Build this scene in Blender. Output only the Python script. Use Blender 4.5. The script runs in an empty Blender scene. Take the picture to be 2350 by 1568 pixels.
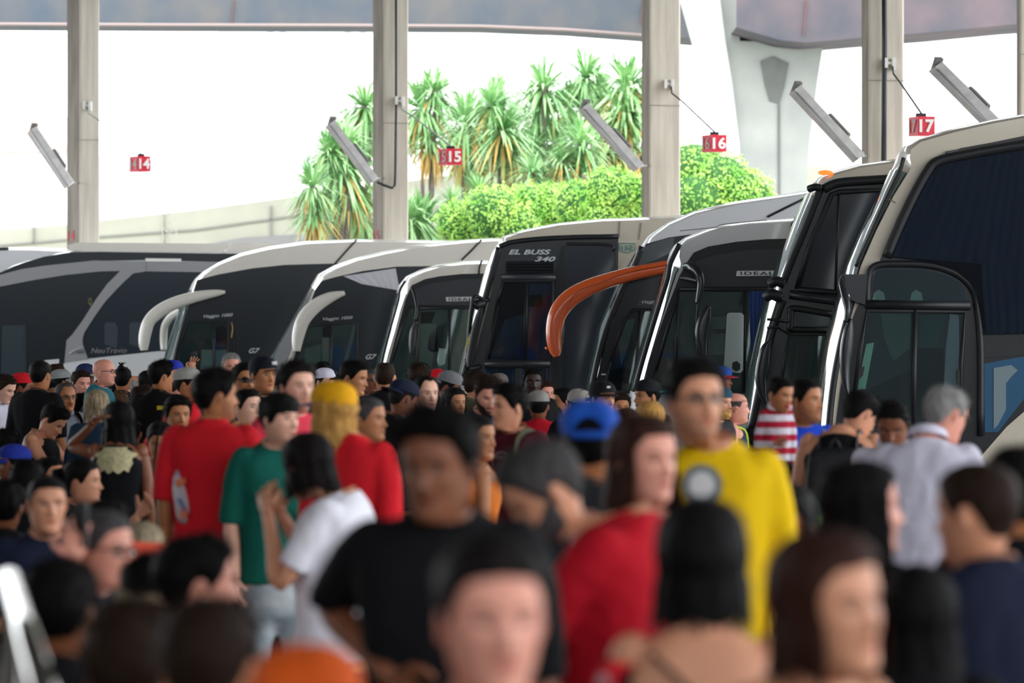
import bpy, math, random
import numpy as np
from mathutils import Vector, Matrix
from mathutils.geometry import tessellate_polygon

random.seed(7)
RNG = np.random.RandomState(7)
F = 8800.0            # focal length in pixels of the 2350 px wide frame
CAMZ = 2.0            # photographer's eye, metres above the platform
HX, HY = 1175.0, 740.0

# ---------------------------------------------------------------- camera
cam_d = bpy.data.cameras.new('camera')
cam = bpy.data.objects.new('camera', cam_d)
bpy.context.scene.collection.objects.link(cam)
cam.location = (0, 0, CAMZ)
cam.rotation_euler = (math.pi / 2, 0, 0)
cam_d.sensor_width = 36.0
cam_d.lens = F / 2350.0 * 36.0
cam_d.shift_y = -(784.0 - HY) / 2350.0
cam_d.clip_end = 1000
cam_d.dof.use_dof = True
cam_d.dof.focus_distance = 41.0
cam_d.dof.aperture_fstop = 3.1
bpy.context.scene.camera = cam

# ---------------------------------------------------------------- sky / light / exposure
W = bpy.data.worlds.new('overcast_sky')
bpy.context.scene.world = W
W.use_nodes = True
nt = W.node_tree
bg = nt.nodes['Background']
bg.inputs[0].default_value = (0.93, 0.97, 1.0, 1)
bg.inputs[1].default_value = 4.4
sun_d = bpy.data.lights.new('sun', 'SUN')
sun_d.energy = 1.2
sun_d.angle = math.radians(40)
sun_d.color = (1.0, 0.97, 0.92)
sun = bpy.data.objects.new('sun', sun_d)
bpy.context.scene.collection.objects.link(sun)
sun.rotation_euler = (math.radians(38), 0, math.radians(40))
sun.location = (20, -20, 40)
vs = bpy.context.scene.view_settings
vs.view_transform = 'Standard'
vs.look = 'None'
vs.exposure = 0.0
vs.gamma = 1.0
vs.use_curve_mapping = False

# ---------------------------------------------------------------- helpers
def P(px, py, Y):
    return Vector(((px - HX) * Y / F, Y, CAMZ - (py - HY) * Y / F))

def lin(c):
    return tuple(((v / 12.92) if v <= 0.04045 else ((v + 0.055) / 1.055) ** 2.4) for v in c)

def hx(s):
    return lin(tuple(int(s[i:i + 2], 16) / 255 for i in (0, 2, 4)))

MATS = {}
def mat(name, col, rough=0.6, metal=0.0, spec=0.5, noise=0.0, nscale=8.0, bump=0.0, bscale=60.0, coat=0.0, sheen=0.0,
        col2=None, stretch=None, emit=0.0):
    key = name
    if key in MATS:
        return MATS[key]
    m = bpy.data.materials.new(name)
    MATS[key] = m
    m.use_nodes = True
    nt = m.node_tree
    b = nt.nodes['Principled BSDF']
    c = hx(col) if isinstance(col, str) else col
    b.inputs['Base Color'].default_value = (*c, 1)
    b.inputs['Roughness'].default_value = rough
    b.inputs['Metallic'].default_value = metal
    b.inputs['Specular IOR Level'].default_value = spec
    b.inputs['Coat Weight'].default_value = coat
    b.inputs['Coat Roughness'].default_value = 0.05
    b.inputs['Sheen Weight'].default_value = sheen
    tc = None
    if noise > 0 or bump > 0:
        tc = nt.nodes.new('ShaderNodeTexCoord')
        mp = nt.nodes.new('ShaderNodeMapping')
        nt.links.new(tc.outputs['Object'], mp.inputs[0])
        if stretch:
            mp.inputs['Scale'].default_value = stretch
    if noise > 0:
        n = nt.nodes.new('ShaderNodeTexNoise')
        n.inputs['Scale'].default_value = nscale
        n.inputs['Detail'].default_value = 6
        nt.links.new(mp.outputs[0], n.inputs['Vector'])
        r = nt.nodes.new('ShaderNodeValToRGB')
        r.color_ramp.elements[0].position = 0.32
        r.color_ramp.elements[1].position = 0.68
        if col2:
            c2 = hx(col2)
        else:
            c2 = tuple(min(1, v * (1 + noise)) for v in c)
            c = tuple(v * (1 - noise) for v in c)
        r.color_ramp.elements[0].color = (*c, 1)
        r.color_ramp.elements[1].color = (*c2, 1)
        nt.links.new(n.outputs['Fac'], r.inputs[0])
        nt.links.new(r.outputs[0], b.inputs['Base Color'])
    if bump > 0:
        n2 = nt.nodes.new('ShaderNodeTexNoise')
        n2.inputs['Scale'].default_value = bscale
        n2.inputs['Detail'].default_value = 3
        nt.links.new(mp.outputs[0], n2.inputs['Vector'])
        bp = nt.nodes.new('ShaderNodeBump')
        bp.inputs['Strength'].default_value = bump
        bp.inputs['Distance'].default_value = 0.02
        nt.links.new(n2.outputs['Fac'], bp.inputs['Height'])
        nt.links.new(bp.outputs[0], b.inputs['Normal'])
    if emit > 0:
        b.inputs['Emission Color'].default_value = (*c, 1)
        b.inputs['Emission Strength'].default_value = emit
    return m

def glass(name, tint, dark=0.35, rough=0.03, ior=1.5):
    if name in MATS:
        return MATS[name]
    m = bpy.data.materials.new(name)
    MATS[name] = m
    m.use_nodes = True
    nt = m.node_tree
    nt.nodes.remove(nt.nodes['Principled BSDF'])
    out = nt.nodes['Material Output']
    tr = nt.nodes.new('ShaderNodeBsdfTransparent')
    c = hx(tint)
    tr.inputs[0].default_value = (*[v * dark / max(c) for v in c], 1)
    gl = nt.nodes.new('ShaderNodeBsdfGlossy')
    gl.inputs['Roughness'].default_value = rough
    gl.inputs[0].default_value = (0.9, 1, 0.97, 1)
    fr = nt.nodes.new('ShaderNodeFresnel')
    fr.inputs[0].default_value = ior
    mx = nt.nodes.new('ShaderNodeMixShader')
    nt.links.new(fr.outputs[0], mx.inputs[0])
    nt.links.new(tr.outputs[0], mx.inputs[1])
    nt.links.new(gl.outputs[0], mx.inputs[2])
    nt.links.new(mx.outputs[0], out.inputs[0])
    return m

COL = bpy.context.scene.collection

class MB:
    def __init__(s):
        s.v = []; s.f = []; s.m = []
    def add(s, verts, faces, mi=0):
        n = len(s.v)
        s.v.extend(tuple(map(float, p)) for p in verts)
        s.f.extend(tuple(i + n for i in f) for f in faces)
        s.m.extend([mi] * len(faces))
    def grid(s, A, mi=0, wrap=False, cap0=False, cap1=False):
        """A: rows x cols x 3"""
        R, Cn = A.shape[:2]
        faces = []
        cc = Cn if wrap else Cn - 1
        for r in range(R - 1):
            for c in range(cc):
                c2 = (c + 1) % Cn
                faces.append((r * Cn + c, r * Cn + c2, (r + 1) * Cn + c2, (r + 1) * Cn + c))
        if cap0: faces.append(tuple(range(Cn - 1, -1, -1)))
        if cap1: faces.append(tuple((R - 1) * Cn + i for i in range(Cn)))
        s.add(A.reshape(-1, 3), faces, mi)
    def box(s, lo, hi, mi=0):
        x0, y0, z0 = lo; x1, y1, z1 = hi
        v = [(x0, y0, z0), (x1, y0, z0), (x1, y1, z0), (x0, y1, z0), (x0, y0, z1), (x1, y0, z1), (x1, y1, z1), (x0, y1, z1)]
        s.add(v, [(0, 3, 2, 1), (4, 5, 6, 7), (0, 1, 5, 4), (1, 2, 6, 5), (2, 3, 7, 6), (3, 0, 4, 7)], mi)
    def obox(s, a, b, w, h, up=(0, 0, 1), mi=0):
        """bar from a to b with cross section w x h"""
        a = Vector(a); b = Vector(b)
        d = (b - a).normalized(); u = Vector(up)
        sd = d.cross(u)
        if sd.length < 1e-4: sd = d.cross(Vector((1, 0, 0)))
        sd.normalize(); u = sd.cross(d)
        v = []
        for p in (a, b):
            for i, j in ((-1, -1), (1, -1), (1, 1), (-1, 1)):
                v.append(p + sd * (i * w / 2) + u * (j * h / 2))
        s.add(v, [(0, 1, 2, 3), (7, 6, 5, 4), (0, 4, 5, 1), (1, 5, 6, 2), (2, 6, 7, 3), (3, 7, 4, 0)], mi)
    def tube(s, pts, rad, n=8, mi=0, cap=True, flat=None, ref=(0, 0, 1)):
        """pts Nx3; rad scalar / N ; flat: second-axis radii (along ref)"""
        pts = np.array([tuple(p) for p in pts], float)
        N = len(pts)
        rad = np.full(N, rad, float) if np.isscalar(rad) else np.array(rad, float)
        fl = rad if flat is None else (np.full(N, flat, float) if np.isscalar(flat) else np.array(flat, float))
        T = np.gradient(pts, axis=0)
        T /= np.linalg.norm(T, axis=1)[:, None] + 1e-12
        ref = np.array(ref, float)
        A = np.zeros((N, n, 3))
        prev = None
        for i in range(N):
            t = T[i]
            if prev is None:
                s1 = np.cross(t, ref)
                if np.linalg.norm(s1) < 0.15: s1 = np.cross(t, (1, 0.1, 0))
            else:
                s1 = prev - t * np.dot(prev, t)
            s1 /= np.linalg.norm(s1)
            prev = s1
            s2 = np.cross(s1, t)
            for k in range(n):
                a = 2 * math.pi * k / n
                A[i, k] = pts[i] + s1 * math.cos(a) * rad[i] + s2 * math.sin(a) * fl[i]
        s.grid(A, mi, wrap=True, cap0=cap, cap1=cap)
    def ell(s, c, r, n=12, m=8, mi=0, rot=None):
        A = np.zeros((m + 1, n, 3))
        for i in range(m + 1):
            ph = math.pi * i / m
            for k in range(n):
                th = 2 * math.pi * k / n
                p = np.array([math.sin(ph) * math.cos(th) * r[0], math.sin(ph) * math.sin(th) * r[1], math.cos(ph) * r[2]])
                if rot is not None: p = np.array(rot @ Vector(p))
                A[i, k] = p + np.array(c)
        s.grid(A, mi, wrap=True)
    def mesh(s, name, mats, smooth=True):
        me = bpy.data.meshes.new(name)
        me.from_pydata(s.v, [], s.f)
        for m in mats: me.materials.append(m)
        if len(mats) > 1:
            me.polygons.foreach_set('material_index', s.m)
        if smooth:
            me.polygons.foreach_set('use_smooth', [True] * len(me.polygons))
        me.update()
        return me
    def build(s, name, mats, parent=None, smooth=True):
        if not isinstance(mats, (list, tuple)): mats = [mats]
        o = bpy.data.objects.new(name, s.mesh(name, mats, smooth))
        COL.objects.link(o)
        if parent is not None: o.parent = parent
        return o

def empty(name, loc=(0, 0, 0), rz=0.0):
    o = bpy.data.objects.new(name, None)
    o.empty_display_size = 0.2
    COL.objects.link(o)
    o.location = loc
    o.rotation_euler = (0, 0, rz)
    return o

def tag(o, label=None, cat=None, group=None, kind=None):
    if label: o['label'] = label
    if cat: o['category'] = cat
    if group: o['group'] = group
    if kind: o['kind'] = kind
    return o

def flat_poly(mb, pts, y0, y1, mi=0):
    """extrude polygon pts (x,z) between y0 (front) and y1 (back)"""
    n = len(pts)
    vs_ = [(p[0], y0, p[1]) for p in pts] + [(p[0], y1, p[1]) for p in pts]
    tris = tessellate_polygon([[Vector((p[0], p[1], 0)) for p in pts]])
    area = sum(pts[i][0] * pts[(i + 1) % n][1] - pts[(i + 1) % n][0] * pts[i][1] for i in range(n))
    fs = []
    for t in tris:
        a, b, c = t
        ar = (pts[b][0] - pts[a][0]) * (pts[c][1] - pts[a][1]) - (pts[c][0] - pts[a][0]) * (pts[b][1] - pts[a][1])
        if ar > 0:
            fs.append((a, b, c)); fs.append((c + n, b + n, a + n))
        else:
            fs.append((c, b, a)); fs.append((a + n, b + n, c + n))
    for i in range(n):
        j = (i + 1) % n
        fs.append((i, i + n, j + n, j) if area > 0 else (j, j + n, i + n, i))
    mb.add(vs_, fs, mi)

def smooth_curve(pts, n=24):
    """Catmull-Rom through points of any dimension"""
    p = np.array(pts, float)
    p = np.vstack([2 * p[0] - p[1], p, 2 * p[-1] - p[-2]])
    out = []
    segs = len(p) - 3
    per = max(2, int(n / segs))
    for i in range(segs):
        for k in range(per):
            t = k / per
            a, b, c, d = p[i], p[i + 1], p[i + 2], p[i + 3]
            out.append(0.5 * (2 * b + (c - a) * t + (2 * a - 5 * b + 4 * c - d) * t * t + (3 * b - a - 3 * c + d) * t ** 3))
    out.append(p[-2])
    return np.array(out)

_dg = None
def text_mesh(s, shear=0.0, bold=0.0, extrude=0.01, space=1.0):
    cu = bpy.data.curves.new('lettering', 'FONT')
    cu.body = s; cu.size = 1.0; cu.extrude = extrude; cu.shear = shear; cu.offset = bold; cu.space_character = space
    cu.align_x = 'LEFT'
    cu.resolution_u = 3
    o = bpy.data.objects.new('lettering', cu)
    COL.objects.link(o)
    dg = bpy.context.evaluated_depsgraph_get()
    me = bpy.data.meshes.new_from_object(o.evaluated_get(dg))
    bpy.data.objects.remove(o)
    bpy.data.curves.remove(cu)
    return me

def lettering(s, origin, ex, ez, width, height, m, parent, name='lettering', **kw):
    """flat lettering: origin lower-left, ex/ez unit vectors in parent space"""
    me = text_mesh(s, **kw)
    n = len(me.vertices)
    co = np.empty(n * 3); me.vertices.foreach_get('co', co); co = co.reshape(-1, 3)
    mn = co.min(0); mx = co.max(0)
    co[:, 0] = (co[:, 0] - mn[0]) / (mx[0] - mn[0]) * width
    co[:, 1] = (co[:, 1] - mn[1]) / (mx[1] - mn[1]) * height
    ex = np.array(ex, float); ez = np.array(ez, float); en = np.cross(ex, ez)
    out = np.array(origin, float) + co[:, :1] * ex + co[:, 1:2] * ez + co[:, 2:3] * en * 0.3
    me.vertices.foreach_set('co', out.reshape(-1))
    me.materials.clear(); me.materials.append(m)
    me.update()
    o = bpy.data.objects.new(name, me)
    COL.objects.link(o)
    if parent is not None: o.parent = parent
    return o
# ================================================================= the setting
concrete = mat('concrete_shaded', '736b61', 0.85, noise=0.22, nscale=1.6, bump=0.3, bscale=25, col2='8f877b', stretch=(3, 3, 0.5))
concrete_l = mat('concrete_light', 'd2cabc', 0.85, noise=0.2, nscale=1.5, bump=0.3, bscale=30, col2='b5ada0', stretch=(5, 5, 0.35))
tarmac = mat('tarmac', '6a6a6c', 0.9, noise=0.15, nscale=3)
tile = mat('platform_paving', '4a4846', 0.6, noise=0.15, nscale=2)
outside = mat('outside_ground', '9a9a94', 0.9, noise=0.1, nscale=0.5)

mb = MB(); mb.box((-40, -14, -0.3), (26, 34.5, 0)); tag(mb.build('floor', tile, smooth=False), kind='structure')
mb = MB(); mb.box((-60, 34.5, -0.35), (60, 96, -0.15)); tag(mb.build('road', tarmac, smooth=False), kind='structure')
mb = MB(); mb.box((-120, 96, -0.5), (120, 260, -0.16)); tag(mb.build('ground', outside, smooth=False), kind='structure')
mb = MB()
flat = [(-26, -9), (15, -9), (15, 50), (11.5, 58), (7.5, 64.5), (3.5, 72), (-2, 78), (-9.5, 85.5), (-26, 92)]
v = [(x, y, 10.2) for x, y in flat] + [(x, y, 10.7) for x, y in flat]; n = len(flat)
mb.add(v, [tuple(range(n - 1, -1, -1)), tuple(range(n, 2 * n))] + [(i, (i + 1) % n, (i + 1) % n + n, i + n) for i in range(n)])
tag(mb.build('ceiling', mat('canopy_underside', '75716b', 0.9, noise=0.1, nscale=1), smooth=False), kind='structure')
mb = MB(); mb.box((-26, -12.4, 0), (16, -12, 6.5)); tag(mb.build('added_wall_back', mat('added_wall', '6b655e', 0.9), smooth=False), kind='structure')  # unseen wall, its height set to shape the light from behind
mb = MB(); mb.box((-26.4, -12, 0), (-26, 30, 10.2)); tag(mb.build('added_wall_left', mat('added_wall', '8b857e', 0.9), smooth=False), kind='structure')  # unseen dark wall added so that more light comes from the right

# ---- concrete pillars, each with its lamp and bay number
red_paint = mat('red_paint', 'b03038', 0.7)
steel = mat('weathered_steel', '8f9290', 0.5, 0.6)
cable = mat('black_cable', '20242a', 0.5)
PILLARS = [  # px left, px corner, px right, Y, number, label
    (155, 182, 229, 83.0, '14', 'grey concrete pillar rising behind the far left coach, marked 14'),
    (857, 880, 938, 76.0, '15', 'grey concrete pillar with a black cable, marked 15, left of the yucca trees'),
    (1474, 1490, 1562, 69.8, None, 'grey concrete pillar between the yucca trees and the tapering viaduct pier'),
    (1979, 1993, 2075, 62.6, None, 'grey concrete pillar behind the double-deck coach, beside bay box 17'),
    (2335, 2340, 2430, 56.5, None, 'concrete pillar cut by the right edge of the picture')]
for (x0, xc, x1, Y, num, label) in PILLARS:
    A = P(xc, HY, Y); B = P(x1, HY, Y + 0.10)
    s = Y / F
    Lp = P(x0, HY, Y + 0.55)
    fx = (B - A); fx.z = 0
    e = empty('concrete_pillar', (A.x, A.y, -0.15)); tag(e, label, 'pillar')
    a = Vector((0, 0, 0)); b = Vector((B.x - A.x, B.y - A.y, 0)); l = Vector((Lp.x - A.x, Lp.y - A.y, 0)); c = b + l
    top = 10.35
    # shaft with chamfered corners
    def shaft(pl, m, nm, z0, z1):
        q = MB(); nn = len(pl)
        q.add([(p.x, p.y, z0) for p in pl] + [(p.x, p.y, z1) for p in pl],
              [tuple(range(nn - 1, -1, -1)), tuple(range(nn, 2 * nn))] + [(i, (i + 1) % nn, (i + 1) % nn + nn, i + nn) for i in range(nn)])
        return q.build(nm, m, e, smooth=False)
    ch = 0.03
    pl = [a + (b - a).normalized() * ch, b - (b - a).normalized() * ch, b + (c - b).normalized() * ch, c, l, a + (l - a).normalized() * ch]
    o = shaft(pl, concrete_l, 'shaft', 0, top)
    # side strip slightly proud: the face's shade is put into a darker concrete
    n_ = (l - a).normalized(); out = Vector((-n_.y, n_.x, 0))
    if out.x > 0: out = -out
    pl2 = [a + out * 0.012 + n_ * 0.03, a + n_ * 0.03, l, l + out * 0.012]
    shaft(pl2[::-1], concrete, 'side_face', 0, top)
    # joint grooves
    g = MB()
    for z in (3.2, 6.1, 9.2):
        g.obox(a + Vector((0, -0.004, z)), b + Vector((0, -0.004, z)), 0.012, 0.012)
    g.build('pour_joint', mat('joint_shadow', '8f887b', 0.9), e, smooth=False)
    if num:
        zt = CAMZ - (552 - HY) * s + 0.15
        w = (l - a).length
        lettering(num, a + n_ * (w * 0.92) + out * 0.02 + Vector((0, 0, zt)), -n_, (0, 0, 1), w * 0.6, 24 * s, red_paint, e, 'painted_number', bold=0.01)

def wpt(px, py, Y): return P(px, py, Y)
# cables down pillar 15 / 17
def cable_run(pts, Y, r, label, name='cable'):
    m_ = MB(); m_.tube([P(x, y, Y) for x, y in pts], r, 6)
    o = m_.build(name, cable); tag(o, label, 'cable'); return o
cable_run([(909, -60), (909, 100), (909, 250), (907, 400), (906, 425), (900, 432), (880, 425), (865, 418)], 75.9, 0.028, 'black cable running down the pillar marked 15 to its lamp')
cable_run([(2029, -60), (2030, 100), (2029, 250), (2028, 380)], 62.5, 0.045, 'black cable running down the pillar behind the double-deck coach')

# bay number boxes hung on thin wires from pillar brackets
red_box = mat('bay_box_red', 'd8263e', 0.45, noise=0.08, nscale=3)
red_box2 = mat('bay_box_red_side', 'cf3040', 0.45)
white_l = mat('white_lettering', 'f2f0ee', 0.5)
BOX = [('14', 294, 317, 345, 358, 393, 82.4, (203, 248), (229, 285)), ('15', 1005, 1027, 1060, 341, 378, 75.2, (921, 238), (1021, 338)),
       ('16', 1613, 1632, 1668, 309, 348, 68.8, (1540, 200), (1647, 304)), ('17', 2090, 2106, 2146, 267, 311, 61.4, (2047, 153), (2118, 264))]
for num, x0, xc, x1, y0, y1, Y, pb, pe in BOX:
    s = Y / F
    c0 = P(xc, y1, Y)
    e = empty('bay_number_box', c0); tag(e, {'14': 'red box numbered 14 hanging over the far left coaches', '15': 'red box numbered 15 hanging before the branching yucca', '16': 'red box numbered 16 hanging over the large round tree', '17': 'red box numbered 17 just above the roof of the nearest coach'}[num], 'sign')
    hgt = (y1 - y0) * s; wr = (x1 - xc) * s; wl = (xc - x0) * s
    q = MB()
    D = 0.34
    v = [(0, 0), (wr, 0.03), (wr - wl, D + 0.03), (-wl, D)]
    q.add([(x, y, 0) for x, y in v] + [(x, y, hgt) for x, y in v], [(3, 2, 1, 0), (4, 5, 6, 7)] + [(i, (i + 1) % 4, (i + 1) % 4 + 4, i + 4) for i in range(4)])
    q.build('box', red_box, e, smooth=False)
    lettering(num, (wr * 0.1, -0.012, hgt * 0.16), (1, 0.05, 0), (0, 0, 1), wr * 0.85, hgt * 0.68, white_l, e, 'digits', bold=0.03)
    dl = Vector((wl, -D, 0)).normalized(); nl = Vector((-dl.y, dl.x, 0))
    if nl.x > 0: nl = -nl
    L = math.hypot(wl, D)
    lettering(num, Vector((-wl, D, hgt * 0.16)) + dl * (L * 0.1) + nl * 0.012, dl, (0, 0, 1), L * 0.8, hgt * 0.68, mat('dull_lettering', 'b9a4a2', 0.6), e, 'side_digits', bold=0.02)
    q = MB(); q.box((-0.02, 0.02, hgt), (wr * 0.5, 0.12, hgt + 0.05)); q.build('hanger', cable, e, smooth=False)
    # arm / wire and bracket as one thing
    PY = {'14': 83.0, '15': 76.0, '16': 69.8, '17': 62.6}[num]
    b0 = P(pb[0], pb[1], PY - .10)
    e2 = empty('sign_arm', b0); tag(e2, {'14': 'thin arm and clip on the leftmost pillar', '15': 'pale metal arm reaching from the cabled pillar to the box before the yuccas', '16': 'dark wire arm from the third pillar down to the box over the round tree', '17': 'short dark wire arm from the fourth pillar down to the box above the nearest coach'}[num], 'bracket')
    tip = Vector((c0.x + wr * .25, c0.y + .07, c0.z + hgt + .045)) - b0
    q = MB(); mid = tip * 0.25 + Vector((0, 0, -0.05)); q.tube([Vector((0, -0.1, 0)), Vector((0.01, -0.12, -0.12)), mid, tip], 0.016, 6)
    q.build('rod', steel if num in '1514' else cable, e2)
    q = MB()
    q.box((-0.12, -0.06, -0.02), (-0.07, 0.16, 0.14)); q.box((0.0, -0.06, -0.06), (0.06, 0.16, 0.14)); q.box((-0.09, -0.02, 0.04), (0.04, 0.12, 0.08))
    q.build('clip', mat('white_porcelain', 'e2e0dc', 0.4), e2, smooth=False)

# slanting fluorescent batten lamps
lamp_m = mat('lamp_housing', 'e6e4e2', 0.5, noise=0.1, nscale=6)
lamp_d = mat('lamp_underside', 'cdc6c1', 0.6, noise=0.1, nscale=6)
LAMPS = [((72, 297), (158, 425), 27, 82.2, 'leftmost slanting strip lamp, in front of the pillar marked 14'),
         ((757, 283), (857, 415), 27, 75.0, 'slanting strip lamp whose lower end meets the pillar marked 15'),
         ((1339, 245), (1466, 386), 30, 68.6, 'slanting strip lamp over the yucca trees, left of box 16'),
         ((1824, 205), (1972, 364), 34, 61.6, 'slanting strip lamp in front of the tapering viaduct pier'),
         ((2147, 152), (2290, 296), 38, 56.0, 'slanting strip lamp right of box 17, above the nearest coach')]
for li, (a, b, w, Y, label) in enumerate(LAMPS):
    s = Y / F
    A = P(a[0], a[1], Y); B = P(b[0], b[1], Y - 1.5)
    e = empty('strip_lamp', A); tag(e, label, 'lamp')
    d = B - A
    dn = d.normalized(); sd = Vector((dn.z, 0, -dn.x)).normalized()   # to the lower left in view
    if sd.x > 0: sd = -sd
    dep = Vector((0, 1, 0))
    ww = w * s
    q = MB()
    def pr(o0, pts, mi):
        v = [o0 + sd * p[0] + dep * p[1] for p in pts] + [o0 + d + sd * p[0] + dep * p[1] for p in pts]
        n = len(pts)
        q.add(v, [tuple(range(n)), tuple(range(2 * n - 1, n - 1, -1))] + [(i, i + n, (i + 1) % n + n, (i + 1) % n) for i in range(n)], mi)
    z = Vector((0, 0, 0))
    pr(z, [(-ww * .5, 0.02), (0.02 * ww, -0.04), (0.1 * ww, 0.22), (-ww * .45, 0.25)], 0)
    q.build('housing', [lamp_m], e, smooth=False)
    q = MB()
    pr(z, [(0.08 * ww, 0.02), (0.5 * ww, 0.05), (0.42 * ww, 0.2), (0.1 * ww, 0.2)], 0)
    q.build('reflector', [lamp_d], e, smooth=False)
    pl_ = PILLARS[li]; q = MB(); q.tube([d * .97 + dep * .1, P(pl_[1] - 4, b[1] - 6, pl_[3] + .12) - A], 0.02, 6); q.build('mounting_arm', steel, e)
    q = MB(); q.tube([z + sd * (0.12 * ww) + dn * 0.1 + dep * -0.02, d * 0.98 + sd * (0.12 * ww) + dep * -0.02], 0.03, 8)
    q.build('tube', mat('unlit_tube', 'b8b8ba', 0.3), e)
    q = MB(); q.obox(z - dn * 0.03 + sd * (-0.15 * ww) + dep * 0.1, z + dn * 0.04 + sd * (-0.15 * ww) + dep * 0.1, ww * 0.5, 0.24)
    q.build('end_cap', mat('lamp_end', '6d6b68', 0.7), e, smooth=False)
    q = MB(); q.obox(d * 0.45 - sd * (0.55 * ww) + dep * .1, d * 0.75 - sd * (0.55 * ww) + dep * .1, 0.05, 0.08)
    q.build('ballast', mat('lamp_end', '6d6b68', 0.7), e, smooth=False)

# ---- elevated road, its pier, ramp, houses
deck_m = mat('viaduct_steel', '4a4d55', 0.8, noise=0.3, nscale=0.55, col2='6f5f63', bump=0.2, bscale=3)
deck_b = mat('viaduct_steel_blue', '47525f', 0.8, noise=0.3, nscale=0.6, col2='62605f', bump=0.2, bscale=3)
rust = mat('rust_streak', '7d544e', 0.9)
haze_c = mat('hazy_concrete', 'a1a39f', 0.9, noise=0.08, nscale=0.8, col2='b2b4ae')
haze_w = mat('lit_concrete', 'cdd2cc', 0.9)  # paler tone paints the lit left edge of the pier
YV = 112.0
e = empty('elevated_road', P(800, 40, YV)); tag(e, 'rust-stained steel road deck crossing overhead behind the pillars', 'viaduct')
O = Vector(e.location)
def deck(pts, Y0, Y1, m, nm, rise=4.0):
    q = MB(); n = len(pts)
    bot = [P(x, y, Y0) - O for x, y in pts]
    back = [p + Vector((0, Y1 - Y0, 0.0)) for p in bot]
    # web plate up, bottom plate back
    q.add(bot + [p + Vector((0, 0, rise)) for p in bot] + back + [p + Vector((0, 0, rise)) for p in back],
          [(i, i + 1, i + 1 + n, i + n) for i in range(n - 1)] + [(i, i + 2 * n, i + 1 + 2 * n, i + 1) for i in range(n - 1)] +
          [(i + 2 * n, i + 3 * n, i + 1 + 3 * n, i + 1 + 2 * n) for i in range(n - 1)])
    return q.build(nm, m, e, smooth=False)
deck([(-400, 50), (0, 53), (400, 55), (800, 56), (1100, 58), (1300, 66), (1475, 79), (1620, 90)], YV, YV + 3, deck_b, 'web_plate')
deck([(1690, 62), (1702, 66), (1790, 92), (1850, 98), (1985, 86), (2160, 72), (2335, 55), (2700, 30)], YV - 8, YV - 4, deck_m, 'web_plate')
q = MB()
for x in (537, 1475, 905, 2052, 1660 + 190):
    q.obox(P(x, 0, YV - 8.04 if x > 1700 else YV - .04) - O, P(x - 6, 54 if x < 1500 else 80, YV - 8.04 if x > 1700 else YV - .04) - O, 0.05, 0.02)
q.build('rust_streak', rust, e, smooth=False)
q = MB(); q.tube([P(x, y, YV - 0.1) - O for x, y in ((-400, 52), (0, 55), (400, 57), (800, 58), (1100, 60), (1300, 68), (1475, 81))], 0.05, 6)
q.build('bottom_flange', mat('flange', '9a8a86', 0.8), e)
# pier
e = empty('viaduct_pier', P(1760, 900, 106)); tag(e, 'tall hazy concrete pier with a shield-shaped recess under the elevated road', 'pier')
O = Vector(e.location)
def ppoly(pts, Y, d, m, nm):
    q = MB(); flat_poly(q, [((P(x, y, Y) - O).x, (P(x, y, Y) - O).z) for x, y in pts], Y - O.y, Y + d - O.y)
    return q.build(nm, m, e, smooth=False)
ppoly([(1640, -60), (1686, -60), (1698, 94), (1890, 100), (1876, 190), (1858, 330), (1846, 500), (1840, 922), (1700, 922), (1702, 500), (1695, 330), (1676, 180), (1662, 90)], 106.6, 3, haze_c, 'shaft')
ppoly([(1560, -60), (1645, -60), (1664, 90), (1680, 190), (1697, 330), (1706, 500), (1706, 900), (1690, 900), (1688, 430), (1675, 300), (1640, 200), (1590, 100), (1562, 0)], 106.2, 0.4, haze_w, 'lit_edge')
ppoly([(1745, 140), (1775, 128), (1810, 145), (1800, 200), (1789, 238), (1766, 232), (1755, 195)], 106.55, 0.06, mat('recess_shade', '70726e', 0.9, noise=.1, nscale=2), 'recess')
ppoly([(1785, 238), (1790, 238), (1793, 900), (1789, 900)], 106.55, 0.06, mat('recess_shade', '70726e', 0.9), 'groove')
# ramp wall
e = empty('ramp_wall', P(300, 700, 118)); tag(e, 'sloping cream parapet of the access ramp behind the left coaches', 'wall'); O = Vector(e.location)
cream = mat('ramp_cream', 'b3b2a2', 0.9, noise=0.06, nscale=1, bump=.1)
ppoly([(-400, 560), (-100, 535), (0, 528), (155, 516), (420, 486), (720, 445), (1050, 400), (1900, 380), (1900, 902), (-400, 902)], 118, 0.4, cream, 'parapet')
ppoly([(-100, 570), (230, 541), (450, 525), (700, 490), (900, 465), (900, 468), (700, 494), (450, 529), (230, 545), (-100, 574)], 117.9, 0.12, mat('ramp_joint_and_shadow', '8d8d86', .9), 'coping_shadow')  # dark strip paints the shade under the coping
ppoly([(480, 560), (560, 545), (720, 536), (900, 520), (900, 600), (480, 600)], 117.85, 0.15, mat('ramp_base', '8c8a8a', .9), 'base_course')
for x in (75, 374, 620):
    ppoly([(x, 522 - x * .08), (x + 3, 522 - x * .08), (x + 3, 560), (x, 560)], 117.9, 0.1, mat('ramp_joint_and_shadow', '8d8d86', .9), 'joint')
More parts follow.
